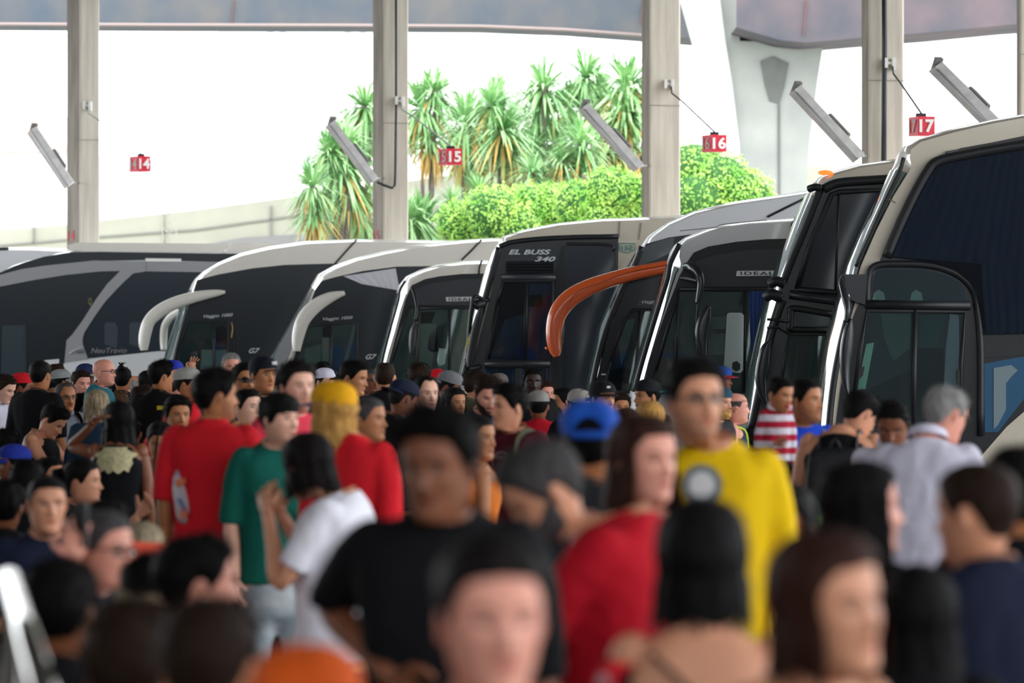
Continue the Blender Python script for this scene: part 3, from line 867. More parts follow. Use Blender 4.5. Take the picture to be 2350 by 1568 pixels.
driver_window(b, [(900, 830), (920, 760), (940, 705), (1135, 708), (1135, 900), (885, 900)], [[(960, 705), (955, 900)], [(1032, 708), (1031, 900)], [(963, 708), (1130, 706)]],
    [('far_panel', [(962, 744), (1003, 744), (985, 900), (962, 900)], tealg), ('seat', [(980, 800), (985, 770), (1003, 750), (1018, 748), (1018, 800), (1003, 808), (990, 808)], mat('seat_navy', '24364a', .8)),
     ('far_panel', [(1003, 810), (1028, 805), (1028, 900), (1003, 900)], mat('pale_teal2', '8fa39d', .5)), ('sunblind', [(966, 716), (1000, 716), (990, 742), (966, 742)], darkin),
     ('far_panel', [(906, 830), (940, 740), (948, 745), (930, 850), (905, 895)], mat('teal_mid', '5c7a78', .5)),
     ('grey_panel', [(1003, 748), (1028, 740), (1028, 800), (1003, 806)], mat('teal_mid', '5c7a78', .5))], base=mat('cab_teal3', '7b908e', .6))
b.arm('mirror_arm', [(946, 660, 4, .1), (952, 680, 4, .2), (956, 710, 3, .3), (952, 735, 3, .35)], trimbk, depth=.03)
b.arm('mirror_head', [(955, 738, 4), (948, 760, 8), (945, 790, 8), (943, 812, 4)], trimbk, off=.35, depth=.08)
b.arm('mirror_head', [(1015, 800, 8), (1012, 830, 9), (1015, 838, 6)], mat('clear_mirror', '7f9997', .2), off=.1, depth=.02)

# ---- B5 El Buss
b = Bus('coach', 'boxy cream coach with a louvred grille and the number 152 on its side', 1135, 53.6, 1.2,
    roof=[(1142, 560), (1147, 551), (1156, 539), (1207, 523), (1284, 508), (1386, 498), (1450, 496), (1560, 490), (1900, 490)],
    front=[(1048, 880), (1056, 835), (1075, 765), (1098, 680), (1120, 610), (1134, 574)], body=cream_p)
b.panel('side_glazing', [(1148, 562), (1233, 549), (1300, 545), (1419, 543), (1415, 900), (1070, 900), (1085, 835), (1106, 755), (1125, 680), (1140, 610)], trimbk, .012)
b.rod('top_seal', [(1146, 566), (1175, 556), (1233, 549), (1310, 545), (1419, 543)], .035, rubber, off=.02)
b.rod('windshield_seal', [(1062, 870), (1085, 785), (1108, 705), (1130, 625), (1146, 568)], .045, rubber, off=.0)
b.panel('side_panel', [(1160, 572), (1290, 562), (1286, 632), (1156, 632)], panelgr, .02)
for i in range(4):
    q = MB(); a0 = Vector(b.L(1162, 604 + i * 6.8, -.025)); a1 = Vector(b.L(1270, 603 + i * 6.8, -.025))
    q.obox(a0, a1, .05, .022, up=(0, -1, .6)); b.part_mb(q, 'louvre', rubber, smooth=False)
b.text('EL BUSS', 1167, 584.5, 97, 11.5, chrome_l, .03, slope=0, nm='badge', shear=.3, bold=.03)
b.text('340', 1227, 600.5, 48, 11.5, chrome_l, .03, nm='badge', shear=.3, bold=.03)
b.rod('cross_bar', [(1151, 636), (1275, 638)], .05, mat('bar_grey', '3a3e43', .4), off=.03, sm=False)
win = [(1142, 700), (1156, 645), (1268, 645), (1262, 828), (1115, 828)]
bk = b.panel('cab_interior', win, mat('cab_b5', '46525c', .6), .016)
b.curtain('curtain', [(1158, 735), (1203, 720), (1200, 827), (1122, 827)], curt_g, .018, 8, .012, parent=bk)
b.curtain('curtain', [(1216, 650), (1266, 652), (1261, 827), (1204, 827)], curt_g, .018, 8, .012, parent=bk)
b.panel('seat_headrest', [(1213, 678), (1243, 676), (1245, 690), (1240, 706), (1213, 704)], mat('olive_shade', '4b4a3d', .8), .036, parent=bk)
p = b.panel('side_window', win, pane_d, .05, .006)
b.rod('window_frame', win + [win[0]], .03, rubber, off=.045, sm=False, parent=p)
b.rod('window_bar', [(1208, 648), (1203, 828)], .03, rubber, off=.05, sm=False, parent=p)
b.rod('cross_bar', [(1112, 836), (1262, 836)], .055, mat('bar_grey', '3a3e43', .4), off=.04, sm=False)
for quad in ([(1114, 843), (1182, 843), (1180, 900), (1112, 900)], [(1196, 843), (1260, 843), (1258, 900), (1194, 900)]):
    b.curtain('curtain', [quad[0], quad[1], (quad[2][0], 900), (quad[3][0], 900)], curt_g, .015, 9, .012)
    b.panel('lower_pane', quad, pane_d, .045, .006)
b.panel('passenger_window', [(1292, 568), (1300, 560), (1395, 560), (1410, 570), (1412, 600), (1411, 900), (1290, 900)], blackgl2, .022)
b.rod('window_seal', [(1411, 880), (1412, 600), (1408, 575), (1395, 562), (1300, 560)], .02, rubber, off=.03)
b.panel('door_post', [(1270, 640), (1290, 565), (1294, 565), (1292, 900), (1268, 900)], rubber, .03)
b.panel('body_rib', [(1420, 508), (1424, 508), (1422, 545), (1418, 545)], mat('rib_shadow', '9c9384', .5), .012)
b.panel('body_rib', [(1469, 512), (1473, 512), (1468, 550), (1464, 550)], mat('rib_shadow', '9c9384', .5), .012)
gr = mat('route_green', '3f9a8c', .5)
b.text('152', 1426, 575, 26, 12, gr, .018, nm='number', bold=.02)
b.rod('number_shield', [(1421, 559), (1457, 559), (1457, 575), (1439, 581), (1421, 575), (1421, 559)], .006, gr, off=.012, sm=False)
b.rod('mirror_arm', [(1120, 688, .05), (1112, 690, .15), (1095, 681, .25), (1086, 685, .3), (1083, 700, .3), (1078, 740, .3), (1074, 790, .3), (1072, 825, .3)], .03, rubber)
b.rod('mirror_arm', [(1107, 697, .2), (1095, 700, .28), (1090, 704, .3)], .07, rubber)
b.arm('mirror_head', [(1103, 706, 4), (1098, 730, 9), (1090, 760, 10), (1083, 795, 10), (1078, 825, 9), (1076, 843, 5)], rubber, off=.32, depth=.09)
b.rod('mirror_arm', [(1072, 825, .3), (1070, 840, .3), (1078, 846, .25), (1100, 842, .05)], .04, rubber)
b.panel('mirror_face', [(1076, 765), (1079, 768), (1074, 830), (1069, 830), (1070, 790)], mirror_g, .34, .02)

# ---- B6 coach with orange arm
b = viaggio('coach', 'coach with a big bright orange mirror arm hanging before its windscreen', 1455, 49.2,
    roof=[(1466, 572), (1474, 560), (1490, 538), (1536, 507), (1597, 480), (1689, 458), (1812, 440), (1867, 431), (2000, 428), (2300, 440)],
    front=[(1345, 900), (1357, 835), (1377, 752), (1414, 666), (1440, 615), (1462, 578)],
    under=None, seam=[(1849, 455), (1805, 476), (1761, 498)], arm=None, arm2=None, body=paint_w,
    badge=(1473, 699, 68, 9, 'Viaggio 1050'), g7=None, winquad=None, deg=-.8,
    glz=[(1482, 560), (1535, 545), (1580, 539), (1700, 530), (1900, 520), (1900, 900), (1362, 900), (1378, 835), (1398, 760), (1430, 680), (1460, 612)])
b.panel('corner_glazing', [(1480, 566), (1520, 550), (1548, 545), (1540, 580), (1500, 598), (1462, 612)], mat('grey_reflector', '4a5258', .1, spec=.8), .02)
b.rod('windshield_seal', [(1358, 890), (1372, 825), (1392, 755), (1428, 668), (1458, 608), (1474, 566)], .04, rubber, off=.0)
b.panel('badge_plate', [(1466, 690), (1545, 686), (1545, 702), (1463, 702)], mat('plate_dark', '3c3d45', .4), .02)
driver_window(b, [(1400, 830), (1430, 740), (1452, 712), (1600, 708), (1600, 900), (1385, 900)], [[(1470, 712), (1455, 900)]],
    [('far_window', [(1420, 790), (1440, 735), (1458, 730), (1440, 800), (1425, 840)], mat('teal_mid', '5c7a78', .5)), ('far_window', [(1470, 790), (1490, 760), (1482, 860), (1462, 860)], mat('teal_mid', '5c7a78', .5)),
     ('seat', [(1400, 850), (1430, 843), (1455, 850), (1460, 900), (1395, 900)], darkin)], base=mat('cab_b6', '2d3a3f', .6))
orange = mat('orange_shell', 'e2622c', 0.3, coat=.5)
b.arm('mirror_arm', [(1560, 604, 14), (1535, 611, 14), (1500, 619, 15), (1450, 629, 16), (1400, 643, 17), (1350, 661, 19), (1310, 684, 21), (1285, 712, 21), (1273, 745, 19), (1271, 780, 17), (1275, 805, 14), (1278, 818, 7)], orange, off=.3, depth=.13,
      mirror=[(1291, 735), (1297, 722), (1295, 770), (1291, 805), (1287, 810), (1288, 770)])
b.rod('arm_crease', [(1540, 607, .435), (1450, 624, .435), (1390, 645, .435), (1330, 668, .435), (1310, 690, .435), (1302, 712, .435)], .006, mat('crease_orange', 'b04a20', .4))
b.rod('arm_lamp', [(1254, 796, .3), (1256, 802, .3)], .02, mat('amber_lamp', 'f08030', .3))
b.panel('door_handle', [(1380, 858), (1390, 858), (1390, 861), (1380, 861)], chrome_l, .05)

# ---- B7 Ideale near
b = Bus('coach', 'low white coach with a silver nameplate and blue curtain, right of the orange mirror arm', 1540, 44.9, -1.3,
    roof=[(1537, 592), (1542, 575), (1552, 558), (1576, 541), (1625, 522), (1659, 512), (1720, 503), (1830, 496), (1950, 496), (2300, 500)],
    front=[(1448, 900), (1466, 830), (1488, 755), (1508, 690), (1528, 628), (1535, 604)], body=paint_w)
b.panel('side_glazing', [(1578, 600), (1592, 580), (1625, 566), (1690, 555), (1760, 549), (1900, 546), (1900, 900), (1474, 900), (1490, 830), (1512, 760), (1536, 695), (1560, 632)], rubber, .012)
b.panel('side_panel', [(1598, 600), (1640, 586), (1720, 574), (1900, 569), (1900, 658), (1606, 658), (1600, 640)], panelgr, .02)
b.rod('windshield_seal', [(1455, 900), (1474, 830), (1496, 755), (1516, 690), (1532, 640), (1537, 610), (1545, 590), (1560, 560)], .03, rubber, off=.005)
b.rod('roof_seam', [(1828, 498), (1818, 515), (1815, 545)], .014, rubber, off=.01, sm=False)
b.rod('roof_crease', [(1560, 530), (1640, 522), (1660, 515), (1760, 505)], .006, mat('crease_grey', 'a9a8a6', .4), off=.004)
q = b.panel('nameplate', [(1691, 622), (1790, 621), (1790, 633), (1689, 634)], chrome_l, .03)
b.text('IDEALE', 1699, 631.5, 92, 8, trimbk, .034, parent=q, nm='badge', bold=.02, space=1.2)
driver_window(b, [(1505, 850), (1530, 760), (1560, 665), (1850, 668), (1850, 900), (1490, 900)],
    [[(1556, 668), (1548, 900)], [(1709, 668), (1706, 900)], [(1560, 664), (1850, 664)]],
    [('far_panel', [(1510, 850), (1545, 720), (1560, 690), (1575, 690), (1545, 830), (1530, 900), (1502, 900)], mat('teal_deep', '40595a', .5)),
     ('plastic_bag', [(1525, 860), (1533, 820), (1540, 835), (1544, 850), (1535, 900), (1510, 900)], tealg),
     ('far_window', [(1625, 730), (1668, 725), (1668, 815), (1625, 815)], mat('pale_teal3', '8a9b98', .5)),
     ('far_window', [(1670, 780), (1703, 765), (1703, 850), (1672, 850)], mat('bright_gap', 'd5d9d8', .5)),
     ('red_panel', [(1630, 757), (1668, 755), (1668, 765), (1630, 767)], mat('dull_red', '8a5a54', .6)),
     ], base=mat('cab_b7', '667477', .6))
b.curtain('curtain', [(1718, 668), (1760, 668), (1740, 880), (1725, 880)], mat('blue_curtain', '2f4a8c', .8), .05, 5, .015)
b.arm('mirror_arm', [(1566, 612, 6, .1), (1582, 612, 10, .25), (1600, 625, 10, .34), (1607, 650, 9, .36), (1602, 680, 7, .36), (1597, 697, 4, .36)], mat('mirror_black', '2a2d33', .25), depth=.06)
b.arm('mirror_arm', [(1560, 638, 3, .05), (1580, 640, 5, .2), (1598, 645, 4, .33)], rubber, depth=.04)
b.arm('mirror_head', [(1625, 703, 6), (1616, 730, 16), (1609, 765, 17), (1610, 795, 12), (1616, 820, 6)], mat('mirror_black', '2a2d33', .25), off=.36, depth=.07)
b.rod('mirror_stay', [(1600, 690, .36), (1597, 740, .38), (1598, 800, .38), (1612, 822, .36)], .012, rubber)
q = b.panel('mirror_face', [(1667, 722), (1672, 718), (1700, 718), (1706, 724), (1704, 850), (1698, 856), (1666, 853), (1660, 846)], mat('mirror_soft', 'a3b0ae', .15, .6), .15, .03)
b.panel('mirror_spot', [(1680, 832), (1690, 828), (1698, 836), (1697, 848), (1688, 853), (1679, 846)], rubber, .17, .02, parent=q)

# ---- B8 double-deck
b = Bus('coach', 'tall coach with black upper glazing, second from the right, orange roof marker', 1850, 41.2, -3.0,
    roof=[(1863, 432), (1868, 414), (1884, 400), (1914, 388), (1976, 370), (2061, 358), (2200, 350), (2500, 350)],
    front=[(1700, 990), (1709, 940), (1722, 860), (1738, 780), (1758, 692), (1773, 646), (1800, 575), (1830, 500), (1856, 440)], body=cream_p, length=13)
b.panel('side_glazing', [(1880, 428), (1925, 414), (2000, 409), (2100, 402), (2200, 402), (2200, 1000), (1712, 1000), (1728, 930), (1742, 850), (1760, 760), (1785, 680), (1815, 590), (1850, 500)], trimbk, .012)
b.rod('windshield_seal', [(1798, 648), (1823, 585), (1850, 520), (1876, 452), (1886, 430)], .042, rubber, off=.0)
b.rod('windshield_seal', [(1724, 985), (1738, 920), (1753, 850), (1768, 780), (1788, 715), (1798, 690)], .042, rubber, off=.0)
b.rod('windshield_joint', [(1768, 652, .02), (1782, 646, .06), (1800, 652, .06)], .055, rubber)
b.rod('windshield_joint', [(1758, 682, .02), (1772, 676, .07), (1792, 684, .06)], .06, rubber)
b.rod('windshield_joint', [(1856, 434, .0), (1870, 430, .04), (1884, 432, .04)], .04, rubber)
b.rod('top_rail', [(1890, 434), (1925, 420), (2000, 414), (2100, 408)], .05, rubber, off=.02)
w1 = [(1829, 664), (1860, 560), (1886, 500), (1908, 447), (1925, 441), (2120, 432), (2100, 690), (1930, 672)]
b.panel('upper_window', w1, blackgl2, .024)
b.rod('window_frame', w1 + [w1[0]], .03, rubber, off=.03, sm=False)
b.rod('window_bar', [(1925, 441), (1917, 668)], .014, rubber, off=.035, sm=False)
b.rod('waist_rail', [(1812, 676), (1900, 688), (2100, 710)], .05, mat('bar_grey2', '2c3036', .35), off=.03, sm=False)
w2 = [(1826, 722), (1832, 716), (1910, 728), (1910, 748), (1826, 750)]
b.panel('side_window', w2, mat('cab_b8', '2e3c44', .15), .024)
b.rod('window_frame', [(1812, 760), (1815, 722), (1822, 708), (1910, 722)], .035, rubber, off=.03)
b.rod('window_bar', [(1812, 756), (1912, 758)], .03, rubber, off=.03, sm=False)
driver_window(b, [(1790, 900), (1800, 830), (1812, 766), (2000, 770), (2000, 1000), (1770, 1000)], [],
    [('curtain_fold', [(1810, 780), (1820, 780), (1800, 900), (1793, 900)], mat('teal_shade', '33504f', .7)), ('curtain_fold', [(1830, 780), (1836, 780), (1822, 900), (1815, 900)], mat('teal_shade', '33504f', .7)), ('curtain_fold', [(1860, 780), (1868, 780), (1860, 900), (1851, 900)], mat('teal_shade', '33504f', .7))], base=mat('cab_b8b', '2c3b42', .6))
b.rod('mirror_bracket', [(1760, 733, .1), (1785, 735, .1), (1812, 738, .05)], .014, rubber, sm=False)
b.rod('mirror_bracket', [(1760, 753, .1), (1785, 750, .1), (1808, 765, .05)], .014, rubber, sm=False)
b.arm('mirror_head', [(1766, 782, 3), (1757, 800, 12), (1750, 840, 16), (1746, 870, 14), (1750, 905, 10), (1758, 925, 4)], mat('mirror_black', '2a2d33', .25), off=.3, depth=.08)
q = MB(); c = b.L(1896, 395, .18); q.ell(c, (.085, .05, .028), 12, 8); b.part_mb(q, 'roof_marker_lamp', mat('amber_marker', 'ff8a3a', .3, emit=1.0))

# ---- B9 nearest coach
b = Bus('coach', 'nearest coach at right with dark curtained upper windows and cream roof', 2060, 37.0, -4.0,
    roof=[(2061, 365), (2067, 345), (2080, 327), (2113, 309), (2190, 287), (2282, 266), (2350, 254), (2480, 240), (2700, 232), (3200, 230)],
    front=[(1858, 1080), (1867, 995), (1873, 930), (1881, 875), (1898, 780), (1927, 680), (1946, 608), (1980, 530), (2020, 450), (2052, 382)], body=cream_p, length=13)
blk = [(2155, 358), (2205, 340), (2282, 326), (2350, 312), (2500, 292), (2620, 290), (2620, 900), (2420, 905), (2380, 925), (2350, 945), (2310, 980), (2275, 1020), (2239, 1062), (2200, 1100), (1905, 1100), (1915, 1000), (1928, 900), (1942, 820), (1958, 730), (1985, 660), (2010, 620), (2035, 560), (2060, 500), (2090, 440), (2120, 390)]
b.panel('side_glazing', blk, mat('side_black', '1a1c22', .3), .012)
b.rod('windshield_seal', [(1964, 612), (1996, 545), (2036, 455), (2062, 400), (2074, 362)], .02, rubber, off=.0)
b.rod('windshield_seal', [(1902, 990), (1907, 930), (1916, 860), (1932, 780), (1950, 710), (1960, 670)], .034, rubber, off=.0)
b.rod('pillar_joint', [(2038, 457), (2050, 462), (2056, 466)], .006, mat('rib_shadow', '9c9384', .5), off=.006, sm=False)
uw = [(2130, 400), (2150, 378), (2205, 366), (2290, 350), (2420, 330), (2600, 320), (2600, 760), (2260, 768), (2245, 700), (2225, 650), (2190, 618), (2130, 600), (2060, 592), (2040, 590), (2060, 540), (2095, 460)]
bk = b.panel('curtain_backing', uw, mat('curtain_back', '2c3446', .9), .016)
b.curtain('curtain', [(2140, 380), (2420, 333), (2420, 620), (2040, 588)], curt_b, .02, 14, .03, parent=bk)
b.curtain('curtain', [(2250, 600), (2420, 600), (2420, 765), (2262, 766)], curt_b, .02, 9, .03, parent=bk)
b.panel('upper_window', uw, pane_d, .085, .006)
b.rod('window_seal', [(2035, 590), (2060, 530), (2095, 455), (2128, 396), (2150, 372), (2205, 358), (2290, 342), (2420, 322)], .05, rubber, off=.05)
b.panel('reflector_strip', [(2170, 348), (2200, 343), (2204, 358), (2180, 360)], mat('mirror_black', '2a2d33', .25), .06)
aw = [(2008, 690), (2005, 650), (2012, 622), (2030, 617), (2120, 618), (2180, 634), (2210, 655), (2222, 694)]
b.panel('cab_interior', aw, mat('cab_b9', '2c4450', .5), .03)
for x in (2002, 2088): b.panel('seat_headrest', [(x, 690), (x + 4, 672), (x + 14, 665), (x + 26, 672), (x + 30, 690)], mat('headrest_pale', '8fa7a2', .8), .036)
b.panel('side_window', aw, pane_t, .05, .006)
b.rod('arch_frame', [(1990, 700), (1992, 640), (2006, 612), (2050, 606), (2140, 610), (2200, 632), (2232, 665), (2242, 705), (2250, 800), (2250, 1000)], .034, rubber, off=.05)
b.rod('window_bar', [(1985, 698), (2226, 702)], .042, rubber, off=.06, sm=False)
dw = [(1962, 900), (1975, 800), (1990, 712), (2215, 716), (2206, 830), (2205, 1010), (1950, 1010)]
driver_window(b, dw, [[(2100, 710), (2096, 1010)]],
    [('far_window', [(1988, 790), (2006, 786), (1986, 893), (1966, 895)], mat('mint_gap', '9fd0b8', .5)), ('seat', [(2020, 720), (2090, 720), (2088, 800), (2050, 830), (2030, 780)], mat('seat_grey_teal', '566b6c', .8)),
     ('far_panel', [(2110, 725), (2170, 722), (2150, 790), (2110, 800)], mat('seat_grey_teal2', '415a60', .8)), ('curtain_fold', [(2180, 720), (2200, 724), (2203, 890), (2166, 890), (2170, 800)], mat('frosted_fold', '84929a', .8)),
     ('door_panel', [(2100, 800), (2165, 800), (2165, 1000), (2100, 1000)], mat('blue_black', '20303c', .6)), ('floor_panel', [(1966, 905), (2090, 850), (2090, 1000), (1955, 1000)], mat('blue_black2', '24383f', .6))], base=mat('cab_b9b', '3a4850', .6))
b.panel('hinge', [(1968, 842), (1984, 842), (1980, 862), (1972, 870), (1964, 862)], rubber, .05)
b.panel('hinge', [(2196, 848), (2206, 848), (2206, 882), (2196, 880)], rubber, .05)
b.panel('side_moulding', [(2250, 770), (2420, 752), (2420, 812), (2250, 822)], mat('side_black', '1a1c22', .3), .03)
lw = [(2258, 835), (2350, 818), (2420, 806), (2420, 900), (2350, 915), (2290, 992), (2260, 992)]
bk = b.panel('reflection_pane', lw, mat('blue_glint', '2d5a7c', .15, spec=.8), .025)
b.panel('reflected_shape', [(2280, 845), (2320, 838), (2335, 850), (2320, 865), (2308, 880), (2308, 940), (2290, 975), (2280, 985)], mat('pale_grey_blue', '74868c', .4), .032, parent=bk)  # paler shape of the reflection painted onto the pane
b.arm('mirror_arm', [(1936, 634, 6, .05), (1932, 650, 8, .2), (1938, 680, 9, .3), (1944, 710, 8, .34), (1940, 740, 6, .34)], mat('mirror_black', '2a2d33', .25), depth=.07)
b.panel('mirror_mount', [(1930, 630), (1990, 630), (1985, 700), (1955, 690), (1940, 660)], mat('mirror_black', '2a2d33', .25), .12)
b.arm('mirror_head', [(1952, 732, 3), (1946, 760, 12), (1941, 800, 15), (1938, 840, 12), (1940, 880, 8), (1948, 918, 3)], mat('mirror_black', '2a2d33', .25), off=.34, depth=.09)

u0 = b.L(2620, 400)[0]
for i in range(4):
    q = MB(); x = u0 + .25 + i * 1.75
    flat_poly(q, [(x, 1.95), (x + 1.55, 1.95), (x + 1.55, 3.55), (x, 3.55)], -.02, .004); b.part_mb(q, 'passenger_window', blackgl2, smooth=False)
# ================================================================= people
HH = 0.235   # chin-to-crown height of an adult head
def table(z, v, zz):
    x = np.linspace(0, 1, 401); y = np.interp(x, z, v)
    k = np.exp(-0.5 * (np.arange(-16, 17) / 6.0) ** 2); k /= k.sum()
    yp = np.concatenate([2 * y[0] - y[16:0:-1], y, 2 * y[-1] - y[-2:-18:-1]])
    y2 = np.convolve(yp, k, 'valid')
    return np.interp(zz, x, y2)
_z = [0, .03, .1, .18, .27, .35, .45, .55, .62, .7, .8, .9, .96, 1.0]
_F = [.33, .39, .405, .40, .405, .40, .395, .395, .41, .40, .36, .27, .17, .0]
_zb = [0, .1, .2, .3, .4, .5, .6, .7, .8, .9, .96, 1.0]
_B = [.20, .22, .25, .30, .37, .425, .445, .435, .39, .30, .20, .0]
_zw = [0, .03, .1, .2, .3, .4, .5, .6, .7, .8, .9, .96, 1.0]
_W = [.13, .17, .22, .262, .288, .308, .322, .332, .328, .30, .235, .155, .0]
def dome(z):   # make crown round: analytic falloff above .8
    return z
def prof(z):
    z = np.asarray(z, float)
    f = table(_z, _F, z); b = table(_zb, _B, z); w = table(_zw, _W, z)
    t = np.clip((z - .72) / .28, 0, 1)
    r = np.sqrt(np.clip(1 - t * t, 0, 1))
    f0, b0, w0 = table(_z, _F, .72), table(_zb, _B, .72), table(_zw, _W, .72)
    m = z > .72
    f = np.where(m, f0 * r, f); b = np.where(m, b0 * r, b); w = np.where(m, w0 * r, w)
    return f, b, w
def G(x, s): return np.exp(-(x / s) ** 2)
def face_d(x, z, fem=False, nose=1.0):
    ax = np.abs(x)
    N = np.interp(z, [.28, .31, .335, .36, .39, .44, .50, .56, .60], [0, .012, .06, .112, .108, .075, .045, .02, .0]) * nose
    wn = np.interp(z, [.3, .36, .45, .56], [.085, .075, .05, .045])
    d = N * G(x, wn)
    d += -.036 * G(ax - .13, .068) * G(z - .53, .042)
    d += (.008 if fem else .02) * G(ax - .12, .10) * G(z - .605, .03)
    d += .020 * G(ax - .19, .07) * G(z - .42, .06)
    d += .024 * G(x, .095) * (G(z - .268, .015) + 1.1 * G(z - .222, .018)) - .010 * G(x, .11) * G(z - .244, .007)
    d += -.014 * G(x, .12) * G(z - .178, .022) + .022 * G(x, .10) * G(z - .085, .05)
    d += .012 * G(ax - .14, .012 + .03) * G(z - .532, .02)   # lids
    d += -.015 * G(ax - .16, .07) * G(z - .25, .06)
    return d
def head_xy(th, z, fem=False, nose=1.0, jaw=1.0):
    """theta array, z array (broadcast) -> xyz in head units (front = -y)"""
    f, b, w = prof(z)
    jw = 1 + (jaw - 1) * np.clip((.4 - z) / .4, 0, 1)
    c = np.cos(th); s = np.sin(th)
    x = w * jw * np.sign(s) * np.abs(s) ** .9
    front = -f * np.abs(c) ** .88; back = b * np.abs(c) ** .95
    y = np.where(c > 0, front, back)
    y = y - np.where(c > 0, face_d(x, z, fem, nose) * np.clip(c * 2.2, 0, 1), 0)
    return np.stack(np.broadcast_arrays(x, y, z), -1)

HZ = np.array([.9995, .99, .97, .94, .9, .85, .8, .75, .7, .66, .635, .61, .585, .56, .54, .52, .50, .475, .45, .425, .40, .38, .362, .345, .33, .315, .30, .285, .27, .256, .244, .232, .22, .205, .19, .17, .145, .115, .085, .055, .03, .01])
NT = 48
_t = np.linspace(-math.pi, math.pi, NT, endpoint=False)
HT = _t - .48 * np.sin(_t)

def rotz(a): return Matrix.Rotation(a, 4, 'Z')
def sinnoise(p, sc, seed):
    r = np.random.RandomState(seed); out = 0
    for i in range(5):
        k = r.normal(size=3) * sc * (1 + .5 * i); out = out + np.sin(p @ k + r.uniform(0, 6.28)) / (1 + .5 * i)
    return out / 2.5

SK = {'pale': 'dfab94', 'pink': 'dc9884', 'fair': 'cf9273', 'tan': 'b27650', 'olive': 'a06a4a', 'brown': '7f4c33', 'dark': '613a28', 'black': '33201a'}
HR = {'black': '0b090b', 'dark': '140f0e', 'brown': '291b14', 'lbrown': '5a4230', 'grey': '7d7b79', 'dgrey': '484546', 'white': 'b5b0ab', 'blond': 'a87a42', 'ash': '7d6d58', 'auburn': '38211a', 'streak': '6b5a48'}
CL = {'black': '0c0c10', 'red': 'd01c28', 'crimson': 'b50f22', 'coral': 'e2455a', 'white': 'e6e4ee', 'shirtwhite': 'cfcbdc', 'grey': '85857f', 'green': '0e5c50', 'yellow': 'e8bf0c', 'mustard': 'c9a812', 'navy': '1a2036',
      'maroon': '561a2a', 'blue': '1b45c4', 'denim': '1f3347', 'orange': 'dd7a30', 'olive': '4d4d3a', 'charcoal': '2b2c31', 'stripe': '8d939f', 'jeans': '20242f', 'teal': '246a78', 'tan': 'a88c68', 'ljeans': '6c7f90', 'lilac': 'bcb4cc', 'brown': '4d3a30'}
def skin(k): return mat('skin_' + k, SK[k], 0.5, spec=0.35, noise=.10, nscale=9, bump=.1, bscale=90)
def hairm(k): return mat('hair_' + k, HR[k], 0.55, spec=0.10, noise=.35, nscale=20, bump=.6, bscale=90, stretch=(3, 3, .5), col2={'streak': 'b9a587', 'blond': 'dca95c', 'ash': 'b7a68b', 'grey': 'aaa8a6', 'white': 'd8d5d2'}.get(k))
def cloth(k): return mat('cloth_' + k, CL[k], 0.85, spec=0.2, noise=.06, nscale=6, bump=.35, bscale=9)
def darker(c, f=.6): return tuple(v * f for v in hx(c))

def stripes(name, c1, c2, freq, axis='Z', w=.5):
    if name in MATS: return MATS[name]
    m = mat(name, c1, .85, spec=.2)
    nt = m.node_tree; b = nt.nodes['Principled BSDF']
    tc = nt.nodes.new('ShaderNodeTexCoord'); sp = nt.nodes.new('ShaderNodeSeparateXYZ'); nt.links.new(tc.outputs['Object'], sp.inputs[0])
    mu = nt.nodes.new('ShaderNodeMath'); mu.operation = 'MULTIPLY'; mu.inputs[1].default_value = freq; nt.links.new(sp.outputs[axis], mu.inputs[0])
    fr = nt.nodes.new('ShaderNodeMath'); fr.operation = 'FRACT'; nt.links.new(mu.outputs[0], fr.inputs[0])
    gt = nt.nodes.new('ShaderNodeMath'); gt.operation = 'GREATER_THAN'; gt.inputs[1].default_value = w; nt.links.new(fr.outputs[0], gt.inputs[0])
    mx = nt.nodes.new('ShaderNodeMix'); mx.data_type = 'RGBA'; mx.inputs[6].default_value = (*hx(c1), 1); mx.inputs[7].default_value = (*hx(c2), 1)
    nt.links.new(gt.outputs[0], mx.inputs[0]); nt.links.new(mx.outputs[2], b.inputs['Base Color'])
    return m
def floral(name):
    if name in MATS: return MATS[name]
    m = mat(name, 'c01525', .85, spec=.2)
    nt = m.node_tree; b = nt.nodes['Principled BSDF']
    tc = nt.nodes.new('ShaderNodeTexCoord'); v = nt.nodes.new('ShaderNodeTexNoise'); v.inputs['Scale'].default_value = 14; v.inputs['Detail'].default_value = 2; nt.links.new(tc.outputs['Object'], v.inputs['Vector'])
    r = nt.nodes.new('ShaderNodeValToRGB'); r.color_ramp.interpolation = 'CONSTANT'
    e = r.color_ramp.elements; e[0].position = 0; e[0].color = (*hx('2a0c12'), 1); e[1].position = .42; e[1].color = (*hx('a80d1d'), 1)
    a = e.new(.5); a.color = (*hx('e02a34'), 1); a = e.new(.62); a.color = (*hx('9aa0a8'), 1)
    nt.links.new(v.outputs['Fac'], r.inputs[0]); nt.links.new(r.outputs[0], b.inputs['Base Color'])
    return m

eye_w = mat('eye_white', '9c918b', .4); iris = mat('iris_dark', '22150f', .15); lid = mat('lash_line', '1c1412', .6)
shades = mat('sunglass_lens', '15171c', .05, spec=.9, coat=1); lens_c = glass('spectacle_lens', 'd8dde0', .88, .1, 1.12)
denim_l = mat('washed_denim', '5f7788', .85, noise=.45, nscale=7, col2='c0c6c8')

REMESH = []   # (object, voxel, smooth, wrinkle seed)
def queue(o, vox, sm=3, seed=0, amp=.004):
    REMESH.append((o, vox, sm, seed, amp))

